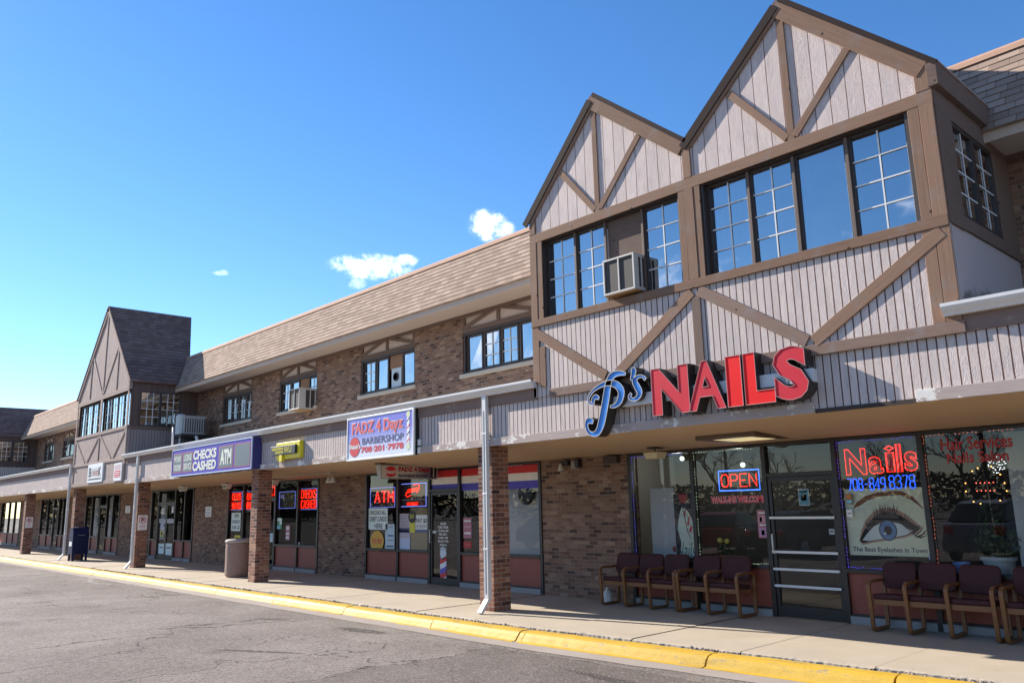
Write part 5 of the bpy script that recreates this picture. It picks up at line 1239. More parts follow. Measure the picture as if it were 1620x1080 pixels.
# door lettering and pole
YD = YW-.03+.04
o = thing('door_lettering', 'white opening hours and striped barber pole decal on the barbershop door', 'lettering', (at(701, 850, YD).x, YD, .3))
hrs = ['HOURS', 'TUES.-THUR.', '10 AM-6 PM', 'FRI.-SAT.', '8 AM-6 PM', '708-201-7978', 'Walk-ins', 'Welcome']
for k, s in enumerate(hrs):
    yy = 826+k*5.55; hw = (4.5, 8.5, 8, 6.5, 7.5, 8.2, 5.5, 5.2)[k]
    a = at(701-hw, yy, YD); b = at(701+hw, yy+4.0, YD); lettering(o, 'letters', s, a.x, b.x, b.z, a.z, YD, SWHITE, offset=.02)
c = at(701, 874.5, YD); disc(o, 'pole_ball', c.x, c.z, .115, .14, YD, plain('pole_silver', (.6, .64, .70), .4))
zc, zt = at(701, 922, YD).z, at(701, 882, YD).z; xw = .115
for k, mt in enumerate((SWHITE, RED, NAVY, SWHITE, RED)):
    za = zc+(zt-zc)*k/5; zb2 = zc+(zt-zc)*(k+1)/5; sl_ = .05
    flat(o, 'pole_stripe', [(c.x-xw, za-sl_*.6), (c.x, za), (c.x+xw, za+sl_), (c.x+xw, zb2+sl_), (c.x, zb2), (c.x-xw, zb2-sl_*.6)] if k else [(c.x-xw, za-.03), (c.x+xw, za), (c.x+xw, zb2+sl_), (c.x, zb2), (c.x-xw, zb2-sl_*.6)], YD, plain('pole_violet', (.12, .10, .45), .5) if mt is NAVY else mt)
card('white no smoking sticker beside the barbershop door handle', ((683, 839), (690, 839), (690, 843), (683, 843)), PAPER, [('bar', (.1, .9, .4, .6), GP)], lvl=YD-.004)
# striped valances
def valance(xa, xb, z_top, lev, label):
    o = thing('window_valance', label, 'valance', (xa, lev, z_top-.5), 'red, white and blue bands in the barbershop windows')
    h = .158
    for k, mt in enumerate((plain('band_red', (.55, .02, .02), .6), plain('band_cream', (.80, .75, .68), .7), plain('band_blue', (.07, .06, .42), .6))): rect(o, 'band', xa, xb, z_top-(k+1)*h, z_top-k*h, lev, mt)
bs = stores[1][1]
valance(bs[2]+.04, bs[3]-.04, 2.53, YG-.004, 'red white and blue band in the transom over the barbershop door')
valance(bs[3]+.04, bs[4]-.04, 2.525, YG-.004, 'red white and blue band left of the near brick column')
valance(bs[4]+.04, bs[5]-.04, 2.515, YG-.004, 'red white and blue band right of the near brick column')
x0, x1, z0, z1 = box_from(((733, 818), (746, 818), (746, 852), (733, 852)), YI)
card('rose striped flyer in the window left of the near column', ((733, 819), (746, 818), (746, 851), (733, 851)), PNK, [('bar', (.1, .9, .8, .88), PAPER), ('bar', (.1, .9, .5, .6), plain('rose_mid', (.55, .3, .34), .6)), ('bar', (.1, .9, .2, .3), PAPER)], 'window_notice', 'notice')
card('small dark red plate below the rose striped flyer', ((733, 856), (746, 855), (746, 867), (733, 867)), DRED, [('bar', (.15, .85, .4, .6), plain('plate_red', (.5, .08, .05), .5))], 'window_notice', 'notice')
o = thing('window_lettering', 'faint grey FADZ lettering left of the near brick column', 'lettering', (at(735, 780, YG-.003).x, YG-.003, 2))
x0, x1, z0, z1 = box_from(((734, 774), (757, 772), (757, 786), (734, 787)), YG-.003); lettering(o, 'letters', 'FADZ', x0, x1, z0, z1, YG-.003, plain('decal_grey', (.40, .42, .38), .6))
c = at(830, 781, YI-.02)
o = tag(MB().lathe([(.001, 0), (.20, 0), (.215, .02), (.215, .06), (.001, .06)], (c.x, YI-.02, c.z), 32, 'y').build('round_sign', plain('disc_black', (.03, .03, .034), .4), None), 'black round disc on the blind right of the near column', 'sign')
# check-cashing cards
card('mint OPEN SUNDAY hours sheet in the check-cashing window', ((366, 811), (380.5, 810), (380.5, 839), (366, 840)), MINT, [('OPEN', (.3, .8, .74, .93), BKI), ('SUNDAY', (.1, .95, .42, .6), BKI), ('10-2', (.12, .92, .1, .3), BKI)], 'paper_sign', 'paper sign')
card('yellow and black card low in the check-cashing window', ((371, 846), (380, 846), (380, 856), (371, 856)), YEP, [('bar', (.1, .9, .1, .6), BKI)])
card('rose vertical strip card in the check-cashing window right of its door', ((452, 830), (458.5, 830), (458.5, 854), (451.5, 854)), PNK, [('bar', (.15, .85, .7, .9), PAPER), ('bar', (.15, .85, .35, .5), PAPER), ('bar', (.15, .85, .1, .25), PAPER)])
card('green and blue ribbon card right of the check-cashing door', ((439, 819), (447, 818), (445, 836), (438, 837)), plain('card_green', (.06, .25, .14), .6), [('bar', (.05, .5, .7, .98), PAPER), ('bar', (.5, .95, .4, .95), MINT), ('bar', (.0, .7, .02, .3), CY)])
card('small white sticker at the bottom right check-cashing window', ((470.5, 857), (474, 857), (474, 863), (470.5, 863)), PAPER, [('bar', (.2, .8, .4, .6), GP)])
card('pale blue notice on the check-cashing door', ((427, 843), (432, 843), (432, 857), (427, 857)), plain('blue_white_paper', (.5, .62, .68), .7), [('bar', (.2, .8, .6, .8), CY)], lvl=YD-.004)
# stickers on the double doors
for q, mt, lab in ((((256, 804), (260, 804), (260, 813), (256, 813)), PAPER, 'white label on the left double door, top'), (((252, 820), (262, 820), (262, 827), (252, 827)), plain('grey_label', (.42, .42, .48), .6), 'wide grey label on the left double door'), (((264, 820), (274.5, 820), (274.5, 827), (264, 827)), plain('grey_label', (.42, .42, .48), .6), 'wide grey label on the right double door'),
                   (((254, 828), (259, 828), (259, 837), (254, 837)), plain('lilac_label', (.5, .5, .65), .6), 'lilac label on the left double door'), (((253.5, 839), (258, 839), (258, 848), (253.5, 848)), YEP, 'yellow label low on the left double door'), (((272, 801), (275.5, 800), (274, 811), (271, 811)), PAPER, 'slanted white label on the right double door'),
                   (((251, 859), (260, 859.5), (260, 876), (250, 875)), MINT, 'pale sheet taped at the foot of the left double door'), (((262, 860), (272, 858), (271, 878), (261.5, 877)), MINT, 'pale sheet taped at the foot of the right double door')):
    card(lab, q, mt, [('bar', (.15, .85, .55, .7), GP)] if mt is not YEP else [('bar', (.2, .8, .2, .8), BKI)], 'door_label', 'label', lvl=YD-.006)

# ================================================================== STRING LIGHTS
def string_lights(label, path, mat, step=.05, gap=None):
    T_ = thing('string_lights', label, 'string lights', path[0], 'strings of coloured bulbs round the salon windows')
    m = MB(); wire = MB(); wire.tube(path, .003, 4); 
    for a, b in zip(path, path[1:]):
        a, b = Vector(a), Vector(b); n = int((b-a).length/step)
        for k in range(n):
            if (k//4) % 2 and (k % 4) > 1: continue
            p = a+(b-a)*k/n; m.ball(p+Vector((random.uniform(-.006, .006), -.01, random.uniform(-.008, .008))), .0045, 1)
    w_ = wire.build('wire', plain('pale_wire', (.3, .3, .3), .5), T_); m.build('bulbs', mat, T_)
YB = YG-.02
ns = stores[0][1]
def loop(a, b): return [(a+.05, YB, SZ+.02), (a+.05, YB, HEAD-.03), (b-.05, YB, HEAD-.03)]
LV = emit('bulb_violet', (0.10, 0.05, 1.0), 1.5); LW = emit('bulb_white', (0.75, 1.0, 0.65), 0.9); LRd = emit('bulb_red', (1.0, 0.16, 0.07), 1.1)
string_lights('violet bulbs round the leftmost salon window', loop(ns[0], ns[1]), LV)
string_lights('white and green bulbs round the window with the OPEN neon', loop(ns[1], ns[2])+[], LW)
string_lights('violet bulbs round the window with the eye poster', loop(ns[3], ns[4])+[(ns[4]-.05, YB, HEAD-.03)], LV)
string_lights('red bulbs round the rightmost salon window', loop(ns[4], ns[5]), LRd)
string_lights('violet bulbs along the sill under the eye poster', [(ns[3]+.06, YB, SZ+.012), (ns[4]-.06, YB, SZ+.012)], LV, .04)
string_lights('white bulbs along the sill under the OPEN neon', [(ns[1]+.06, YB, SZ+.012), (ns[2]-.06, YB, SZ+.012)], LW, .04)

# ================================================================== SEATING
OAK = None
def oak():
    m, t = newmat('oak_frame'); o = obc(t); x, y, z = t.sep(o)[:3]
    g1 = t.noise(t.comb(x, t.m('MULTIPLY', y, .3), t.m('MULTIPLY', z, .3)), 60, 5, .7)
    f = t.m('ADD', .65, t.m('MULTIPLY', g1, .7)); c = t.mix(1.0, (0.185, 0.072, 0.021), t.comb(f, f, f), 'MULTIPLY')
    finish(t, c, .38, t.bump(g1, .15, .003)); return m
OAK = oak()
UPH = plain('plum_vinyl', (0.062, 0.021, 0.022), .65, .25, 7, .25, spec=.2, bscale=180)
UPH2 = plain('grey_frame', (0.16, 0.13, 0.12), .5, .2)
def arm_path(x, yf, yb, h=.63):
    p = []
    def arc(cy, cz, r, a0, a1, n=5):
        for k in range(n+1):
            a = radians(a0+(a1-a0)*k/n); p.append((x, cy+r*cos(a), cz+r*sin(a)))
    r = .07
    arc(yf+r, .03+.03, .035, 270, 180, 3); arc(yf+r, h-r, r, 180, 90); arc(yb-.05, h-.05, .05, 90, 0); arc(yb-.04, .06, .035, 0, -90, 3)
    return p
def bench(name, label, xs, yf, yb, group):
    """gang seating on sled-base arms at each x of xs"""
    o = thing(name, label, 'bench', ((xs[0]+xs[-1])/2, (yf+yb)/2, 0), group)
    for x in xs:
        MB().tube(arm_path(x, yf, yb), .035, 4, closed=True, ry=.026).build('arm_frame', OAK, o, .008)
    for a, b in zip(xs, xs[1:]):
        a_, b_ = a+.025, b-.025
        s_ = MB().hexa([(a_, yf+.02, .415), (b_, yf+.02, .415), (b_, yb-.06, .385), (a_, yb-.06, .385), (a_, yf+.02, .485), (b_, yf+.02, .485), (b_, yb-.06, .455), (a_, yb-.06, .455)]).build('seat', UPH, o, .028)
        t_ = yb-.07
        pts = []; R_ = .075; xl, xr, zb_, zt_ = a_-.012, b_+.012, .52+random.uniform(-.006, .006), .86+random.uniform(-.008, .008)
        for (qx, qz, a0) in ((xr-R_, zb_+R_, -90), (xr-R_, zt_-R_, 0), (xl+R_, zt_-R_, 90), (xl+R_, zb_+R_, 180)):
            for k in range(6): g_ = radians(a0+18*k); pts.append((qx+R_*cos(g_), qz+R_*sin(g_)))
        mb = MB().prism(pts, 0, .06); tl_ = random.uniform(.20, .26); mb.v = [Vector((v.x, t_-.03+v.y+(v.z-.52)*tl_, v.z)) for v in mb.v]
        mb.build('backrest', UPH, o, .024)
        bx('front_rail', OAK, o, a_, b_, yf+.03, yf+.06, .345, .415, .006); bx('rear_rail', OAK, o, a_, b_, yb-.10, yb-.07, .33, .40, .006)
    return o
YFc, YBc = 1.80, 2.28
cxs = [px(x_, YFc, 930) for x_ in (950, 987, 1026, 1067)]; cx2 = [px(x_, YFc, 930) for x_ in (1072, 1117, 1166)]
GB = 'wooden waiting room benches outside the nail salon'
bench('waiting_bench', 'plum three-seat waiting bench against the brick pier and left salon window', cxs, YFc, YBc, GB)
bench('waiting_bench', 'plum two-seat waiting bench next to the salon door', cx2, YFc, YBc, GB)
cx3 = [px(x_, YFc, 940) for x_ in (1375, 1432, 1497, 1569)]
bench('waiting_bench', 'plum three-seat waiting bench under the eye poster', cx3, YFc, YBc, GB)
bench('waiting_bench', 'plum waiting bench cut off by the right edge of the photo', [cx3[-1]+.10, cx3[-1]+.62, cx3[-1]+1.14], YFc, YBc, GB)
# jug under the bench
c = gr(961, 952); jx = px(961, 2.1, 940)
MB().lathe([(.001, 0), (.075, 0), (.08, .02), (.08, .15), (.06, .2), (.025, .235), (.025, .265), (.001, .265)], (jx, 2.1, 0.004), 14).build('plastic_jug', plain('milky_plastic', (.62, .6, .58), .4), None)
tag(bpy.data.objects['plastic_jug'], 'white plastic jug on the ground under the left waiting bench', 'jug')

# ================================================================== STREET FURNITURE
def agg():
    m, t = newmat('aggregate_concrete'); p = pos(t)
    v = t.n('ShaderNodeTexVoronoi', {'Vector': p, 'Scale': 90.0}); cc = t.sep(v.outputs['Color'])[0]
    c = t.ramp(cc, [(0, (.24, .15, .12)), (.5, (.29, .195, .155)), (1, (.35, .25, .205))]); f = t.m('ADD', .7, t.m('MULTIPLY', t.noise(p, 3, 4), .6))
    finish(t, t.mix(1.0, c, t.comb(f, f, f), 'MULTIPLY'), .9, t.bump(v.outputs['Distance'], .6, .006)); return m
AGG = agg()
tx = px(376, .62, 900); r = .33
o = thing('trash_bin', 'brown pebbled concrete rubbish bin beside the second brick column', 'bin', (tx, .62, 0))
MB().lathe([(.001, .0), (r-.05, .0), (r-.02, .05), (r, .08), (r, .86), (r-.012, .9), (r-.06, .90), (r-.06, .6), (.001, .6)], (tx, .62, 0), 36).build('body', AGG, o, smooth=False)
MB().lathe([(r-.07, .895), (r+.012, .895), (r+.02, .92), (r+.012, .965), (r-.06, .985), (r-.13, .975), (r-.15, .93), (r-.13, .9)], (tx, .62, 0), 36).build('rim', plain('pale_rim', (.42, .36, .32), .8, .15, 8), o, smooth=True)
MB().lathe([(.001, .8), (r-.09, .8), (r-.09, .93), (.001, .93)], (tx, .62, 0), 24).build('liner', RUB, o)
# collection box
mx, my = px(124.5, .40, 850), .40
MBL = plain('postal_blue', (.010, .014, .055), .6, .15, 4, spec=.2)
o = thing('mailbox', 'dark blue round-topped street mailbox in front of the fourth brick column', 'mailbox', (mx, my, 0))
mx, w_, d, my0, my1 = -34.75, .28, .28, -.10, .46
o.location = (mx, .18, 0); OFF[o.name] = Vector((mx, .18, 0))
pr = [(mx-d, .24), (mx+d, .24), (mx+d, .98)]+[(mx+d*cos(radians(a)), .98+d*sin(radians(a))) for a in range(15, 180, 15)]+[(mx-d, .98)]
MB().prism(pr, my0, my1).build('body', MBL, o, .012)
for lx_ in (mx-d+.04, mx+d-.04):
    for ly_ in (my0+.05, my1-.05): bx('leg', MBL, o, lx_-.035, lx_+.035, ly_-.035, ly_+.035, 0, .25, .004)
bx('door', MBL, o, mx+d-.01, mx+d+.02, my0+.06, my1-.06, .78, 1.0, .01); bx('stripe', PAPER, o, mx-.17, mx+.17, my0-.004, my0, .55, .72)
bx('handle', plain('postal_handle', (.12, .13, .16), .4), o, mx+d+.02, mx+d+.04, my0+.15, my1-.15, .94, .97, .004)
# white vent pipe above the blue sign, and roof condenser
vp = at(272.7, 700, .3)
tag(MB().tube([(vp.x, .3, 3.66), (vp.x, .3, 4.35)], .03, 8).build('vent_pipe', WHITE, None, smooth=True), 'thin white pipe standing on the canopy roof left of the condenser', 'pipe')
ca = onx(292, 657, -26.6); cxr = -26.9
o = thing('condenser_unit', 'grey air-conditioning condenser on the canopy roof by the steep-gable bay', 'air conditioner', (-26.9, 1.2, 3.7))
GRY = plain('unit_grey', (.36, .37, .37), .5, .1)
x0, x1, y0, y1, z0, z1 = -28.2, -27.5, 1.2, 1.98, 4.30, 4.93
bx('body', GRY, o, x0+.03, x1-.03, y0+.03, y1-.03, z0, z1-.04, .01); bx('lid', GRY, o, x0, x1, y0, y1, z1-.05, z1, .015)
for k in range(9): bx('louver', plain('unit_dark', (.06, .06, .06), .5), o, x1-.032, x1-.022, y0+.06+k*.08, y0+.10+k*.08, z0+.06, z1-.1)
for k in range(8): bx('louver', MATS['unit_dark'], o, x0+.08+k*(x1-x0-.15)/8, x0+.12+k*(x1-x0-.15)/8, y0+.022, y0+.034, z0+.06, z1-.1)
bx('base_tray', BLK, o, x0-.1, x1+.1, y0-.1, y1+.1, z0-.1, z0-.0, .004); bx('stand', BLK, o, x0+.1, x1-.1, y0+.1, y1-.1, 3.7, z0-.1)
MB().tube([(x1+.22, 1.6, 3.70), (x1+.22, 1.6, 4.1), (x1+.16, 1.6, 4.2), (x1-.0, 1.6, 4.22)], .05, 8).build('duct', plain('duct_white', (.6, .62, .62), .4), o, smooth=True)
tk = px(285.5, 1.2, 675)
tag(MB().lathe([(.001, 0), (.16, 0), (.16, .62), (.12, .68), (.001, .68)], (tk, 1.2, 4.3), 16).tube([(tk, 1.2, 3.68), (tk, 1.2, 4.32)], .03, 6).build('small_tank', plain('tank_grey', (.42, .46, .47), .45), None, smooth=False), 'small pale grey canister on a post left of the condenser', 'tank')
# window air conditioners
def window_ac(label, x0, x1, yf, yb, z0, z1):
    o = thing('window_air_conditioner', label, 'air conditioner', ((x0+x1)/2, yb, z0), 'air conditioners hung in the upper windows')
    CASE = plain('ac_case', (.52, .49, .45), .45, .1, 5); GRL = plain('ac_coil', (.055, .045, .04), .7, .4, 90)
    t = .028; W_ = x1-x0; H = z1-z0
    m = MB().box(x0, x1, yf, yf+.02, z1-t, z1).box(x0, x1, yf, yf+.02, z0, z0+t).box(x0, x0+t, yf, yf+.02, z0+t, z1-t).box(x1-t, x1, yf, yf+.02, z0+t, z1-t).box((x0+x1)/2-.012, (x0+x1)/2+.012, yf+.002, yf+.02, z0+t, z1-t)
    m.box(x0, x1, yf+.02, yb, z1-.012, z1)
    L = yb-yf; ya = yf+L*.36; yc = yf+L*.86
    for xs_ in (x0, x1-.012):
        m.box(xs_, xs_+.012, yf+.02, ya, z0, z1-.012).box(xs_, xs_+.012, yc, yb, z0, z1-.012).box(xs_, xs_+.012, ya, yc, z1-.05, z1-.012).box(xs_, xs_+.012, ya, yc, z0, z0+.045).box(xs_, xs_+.012, (ya+yc)/2-.015, (ya+yc)/2+.015, z0+.045, z1-.05)
    m.build('case', CASE, o, .003)
    bx('coil', GRL, o, x0+.014, x1-.014, yf+.022, yb, z0+.014, z1-.014)
    bx('drip_pan', plain('rusty_pan', (.34, .20, .09), .7, .35, 6), o, x0+.003, x1-.003, yf+.004, yb, z0-.012, z0)
    return o
window_ac('beige window air conditioner jutting from the twin-gable bay', px(954, -.2, 440), px(1004, -.2, 440), -.20, .09, (at(966, 466, -.2).z+at(1020, 458, -.2).z)/2+.03, (at(954, 411, -.2).z+at(1003, 400, -.2).z)/2)
xa = px(462, 1.95, 640)
window_ac('beige window air conditioner in the upper brick wall window', px(459, 1.9, 640), px(475.5, 1.9, 640), 1.85, 2.42, at(475, 645, 1.9).z-.02, at(475, 613, 1.9).z)

# ================================================================== CEILING LIGHTS AND WALL FIXTURES
FIX = plain('fixture_beige', (.42, .38, .30), .5, .1); LENS = plain('fixture_lens', (.60, .54, .36), .8, .1, spec=.1)
def sofz(y): return SOFA+(SOFB-SOFA)*y/(YW+.25)
def emergency(x_, y_, Y, label):
    c = at(x_, y_, Y); o = thing('emergency_light', label, 'lamp', (c.x, Y, c.z), 'small emergency lights under the walkway ceiling')
    zt = sofz(Y)
    MB().hexa([(c.x-.13, Y-.08, zt-.2), (c.x+.13, Y-.08, zt-.2), (c.x+.13, Y+.08, zt-.2), (c.x-.13, Y+.08, zt-.2), (c.x-.2, Y-.1, zt-.03), (c.x+.2, Y-.1, zt-.03), (c.x+.2, Y+.1, zt-.03), (c.x-.2, Y+.1, zt-.03)]).build('housing', plain('fixture_white', (.62, .60, .54), .5), o, .006)
    bx('lens', plain('lens_dark', (.2, .18, .14), .3), o, c.x-.11, c.x+.11, Y-.104, Y-.088, zt-.17, zt-.08); bx('stem', BLK, o, c.x-.04, c.x+.04, Y-.04, Y+.04, zt-.03, zt+.005)
emergency(290, 769, 1.7, 'white emergency light over the double-door shop')
emergency(359, 765, 1.9, 'white emergency light left of the LICENSE SERVICE neon')
emergency(432.5, 757, 1.9, 'white emergency light just right of the second brick column')
c = at(524, 738, 1.5); o = thing('spot_light', 'double-headed floodlight under the ceiling between the two brick columns', 'lamp', (c.x, 1.5, 2.4))
zt = sofz(1.5)
bx('box', FIX, o, c.x-.08, c.x+.08, 1.42, 1.58, zt-.06, zt+.003, .01); MB().tube([(c.x, 1.5, zt-.06), (c.x, 1.5, zt-.16)], .02, 8).build('stem', FIX, o)
for s_ in (-1, 1): MB().lathe([(.03, 0), (.05, -.06), (.085, -.13), (.08, -.16), (.001, -.13)], (c.x+s_*.10, 1.5, zt-.12), 14).build('lamp_head', plain('lamp_glass', (.55, .52, .46), .3), o, smooth=True)
MB().tube([(c.x, 1.5, zt-.02), (c.x-4.3, 1.55, zt-.022)], .014, 6).build('conduit', FIX, o)
# dome light by the salon window
c = at(1036, 712, 1.9); zt = sofz(1.9); o = thing('ceiling_light', 'square beige glass porch light in front of the violet-lit salon window', 'lamp', (c.x, 1.9, zt-.2))
bx('canopy', BRZ, o, c.x-.09, c.x+.09, 1.81, 1.99, zt-.03, zt+.004, .006); MB().tube([(c.x, 1.9, zt-.03), (c.x, 1.9, zt-.09)], .012, 6).build('stem', BRZ, o)
MB().hexa([(c.x-.11, 1.79, zt-.2), (c.x+.11, 1.79, zt-.2), (c.x+.11, 2.01, zt-.2), (c.x-.11, 2.01, zt-.2), (c.x-.15, 1.75, zt-.09), (c.x+.15, 1.75, zt-.09), (c.x+.15, 2.05, zt-.09), (c.x-.15, 2.05, zt-.09)]).build('shade', LENS, o, .012)
# recessed light box
qs = [gr(1137, 684, 2.64), gr(1192, 674, 2.64), gr(1258, 681, 2.64), gr(1195, 693, 2.64)]
cxm = -6.55; cym = 1.75; o = thing('ceiling_light', 'flat rectangular brown-framed ceiling light box before the salon door', 'lamp', (cxm, cym, 2.6))
zt = sofz(cym); hx, hy = .50, .62
m = MB(); fwd_ = .17
for (a0, a1, b0, b1) in ((-hx, hx, -hy, -hy+fwd_), (-hx, hx, hy-fwd_, hy), (-hx, -hx+fwd_, -hy+fwd_, hy-fwd_), (hx-fwd_, hx, -hy+fwd_, hy-fwd_)): m.box(cxm+a0, cxm+a1, cym+b0, cym+b1, zt-.03, zt+.06)
m.build('frame', plain('fixture_brown', (.11, .075, .05), .6, .15), o, .01); bx('lens', emit('lit_lens', (1.0, .80, .42), .38), o, cxm-hx+fwd_, cxm+hx-fwd_, cym-hy+fwd_, cym+hy-fwd_, zt-.026, zt+.0)
# wall floodlight with sensor box
c = at(891, 736, YW-.1); o = thing('wall_light', 'round floodlight and grey sensor box high on the brick pier left of the salon', 'lamp', (c.x, YW, c.z))
bx('mount', BLK, o, c.x-.06, c.x+.12, YW-.10, YW-.001, c.z+.0, c.z+.09, .008); MB().lathe([(.02, .04), (.035, 0), (.06, -.09), (.055, -.1), (.001, -.09)], (c.x-.05, YW-.12, c.z), 14).build('lamp_head', MATS['lamp_glass'], o, smooth=True)
bx('sensor_box', plain('sensor_grey', (.30, .27, .24), .6), o, c.x+.16, c.x+.3, YW-.06, YW-.001, c.z-.07, c.z+.08, .006); bx('meter_box', BRZ, o, c.x+.31, c.x+.4, YW-.12, YW-.001, c.z-.05, c.z+.1, .006)
c = at(970, 727, YW-.06)
tag(bx('electrical_box', plain('box_brown', (.06, .045, .035), .7), None, c.x-.2, c.x+.12, YW-.12, YW-.001, c.z-.06, c.z+.07, .006), 'long brown electrical box under the ceiling beside the leftmost salon window', 'box')

# ================================================================== THINGS INSIDE THE WINDOWS
def blind(label, x0, x1, z0, z1, y):
    o = thing('window_blind', label, 'blind', (x0, y, z0)); n = max(2, int((x1-x0)/.085))
    for k in range(n):
        a = x0+(x1-x0)*k/n; MB().hexa([(a, y, z0), (a+.082, y+.035, z0), (a+.082, y+.037, z0), (a, y+.002, z0), (a, y, z1), (a+.082, y+.035, z1), (a+.082, y+.037, z1), (a, y+.002, z1)]).build('slat', CURTS, o)
    return o
CURTS = plain('blind_vinyl', (.60, .61, .60), .6, .08)
blind('pale vertical blind behind the leftmost salon window', px(1029, 2.75), px(1066, 2.75), .7, 1.95, 2.75)
blind('pale vertical blind with the black disc right of the near column', bs[4]+.05, bs[5]-.1, .7, 2.1, YI+.1)
blind('pale vertical blind at the right edge of the salon', px(1603, 2.7), px(1603, 2.7)+.9, .7, 2.5, 2.7)
blind('pale vertical blind in the narrow pane left of the double doors', stores[3][1][0]+.05, stores[3][1][1]-.05, .7, 2.45, 2.65)
blind('pale blind in the window behind the mailbox', -42.2, -41.4, .7, 2.45, 2.65)
blind('grey blind in the window right of the mailbox', -40.1, -39.3, .7, 2.45, 2.65)
def pot(label, x, y, z, r, h, mat, plant, cat='potted plant', rim=True):
    o = thing('potted_plant' if plant else 'flower_pot', label, cat, (x, y, z))
    MB().lathe([(.001, 0), (r*.68, 0), (r*.95, h*.82), (r*1.06, h*.82), (r*1.06, h), (r*.92, h), (r*.88, h*.85), (.001, h*.85)], (x, y, z), 22).build('pot', mat, o)
    return o
LEAF = plain('leaf_green', (.05, .085, .03), .6, .4, 20)
def leaves(o, name, c, r, n, size, mat, stem=0):
    m = MB()
    for k in range(n):
        d = Vector((random.gauss(0, 1), random.gauss(0, 1), random.gauss(0, .8))).normalized()*r*random.random()**.5; p = Vector(c)+d
        a = Vector((random.gauss(0, 1), random.gauss(0, 1), random.gauss(0, 1))).normalized()*size; b = a.cross(Vector((random.random(), random.random(), random.random()))).normalized()*size*.4
        m.poly([p-a, p+b, p+a, p-b])
    return m.build(name, mat, o, recalc=False)
yp = 2.62; zs = .70
x = px(1576, yp, 870); o = pot('big white pot with a bushy green plant in the rightmost salon window', x, yp+.06, zs, .20, .24, plain('pot_white', (.62, .62, .60), .4), True)
leaves(o, 'foliage', (x, yp+.1, zs+.42), .27, 420, .055, LEAF); leaves(o, 'foliage', (x-.05, yp+.1, zs+.75), .16, 90, .05, LEAF); MB().tube([(x, yp+.06, zs+.2), (x-.02, yp+.06, zs+1.2)], .008, 5).build('stake', plain('stake_tan', (.4, .33, .2), .7), o)
x = px(1520, yp, 880); pot('small pale blue pot on the sill of the rightmost salon window', x, yp, zs, .10, .16, plain('pot_blue', (.25, .38, .68), .4), False, 'pot')
x = px(1149, yp, 880); o = pot('orange pot with yellow flowers in the window under the OPEN neon', x, yp, zs, .10, .15, plain('pot_terracotta', (.38, .11, .04), .6), True)
leaves(o, 'foliage', (x, yp, zs+.26), .13, 160, .04, LEAF)
m = MB()
for dx, dz in ((-.07, .38), (.06, .37)): m.ball((x+dx, yp-.04, zs+dz), .05, 2, (1, .7, .8))
m.build('flower', plain('flower_yellow', (.60, .56, .10), .7, .3, 60), o)
x = px(1070, yp, 880); o = thing('artificial_rose', 'dark red rose on the sill beside the hand poster', 'flower', (x, yp, zs)); m = MB()
for k in range(5): m.ball((x+.02*cos(k*1.26), yp+.02*sin(k*1.26), zs+.22), .04, 2, (1, 1, 1.2))
m.build('petals', DRED, o, smooth=True); MB().tube([(x, yp, zs), (x, yp, zs+.2)], .006, 5).build('stem', LEAF, o)
# glowing wreath deep in the salon
WM = emit('bulb_warm', (1.0, .45, .10), 2.2); xc = px(1560, 3.6, 770); c = at(1560, 770, 3.6)
o = thing('light_wreath', 'ring of warm little bulbs glowing inside the rightmost salon window', 'string lights', (c.x, 3.6, c.z)); m = MB()
for k in range(12): m.ball((c.x+.27*cos(k*pi/6+.2)+random.uniform(-.03, .03), 3.6, c.z+.27*sin(k*pi/6+.2)+random.uniform(-.03, .03)), .010, 1)
m.build('bulbs', WM, o); m = MB()
for k in range(5):
    for q in (0, 1): m.ball((c.x-.12+.055*k, 3.6, c.z+.06-.11*q), .008, 1)
m.build('bulbs', emit('bulb_rose', (1.0, .12, .08), 2.0), o); MB().tube([(c.x+.28*cos(a*pi/8), 3.62, c.z+.28*sin(a*pi/8)) for a in range(16)], .01, 5, closed=True).build('hoop', BRZ, o)
c = at(1577, 735, 3.4); o = thing('light_ball', 'ball of tiny white lights hanging inside the rightmost salon window', 'string lights', (c.x, 3.4, c.z)); m = MB()
for k in range(46):
    d = Vector((random.gauss(0, 1), random.gauss(0, 1), random.gauss(0, 1))).normalized()*.11; m.ball(Vector((c.x, 3.4, c.z))+d, .006, 1)
m.build('bulbs', emit('bulb_cool', (.9, .95, 1.0), 1.2), o); MB().tube([(c.x, 3.4, c.z+.1), (c.x, 3.4, 2.6)], .003, 4).build('cord', BRZ, o)
for xq, yq, lab in ((1079, 725, 'round white ceiling lamp glowing inside the leftmost salon window'), (1175, 735, 'round white ceiling lamp glowing above the OPEN neon')):
    c = at(xq, yq, 3.9); o = thing('ceiling_light', lab, 'lamp', (c.x, 3.9, c.z)); MB().ball((c.x, 3.9, c.z), .045, 2).build('globe', emit('lamp_white', (.85, 1.0, .9), 1.2), o, smooth=True); ld = bpy.data.lights.new('globe_light', 'POINT'); ld.energy = 6; ld.color = (.95, 1, .9); ld.shadow_soft_size = .08; lo = bpy.data.objects.new('globe_light', ld); COL.objects.link(lo); lo.location = (c.x, 3.75, c.z-.12); MB().tube([(c.x, 3.9, c.z+.05), (c.x, 3.9, 2.62)], .01, 5).build('rod', BRZ, o)
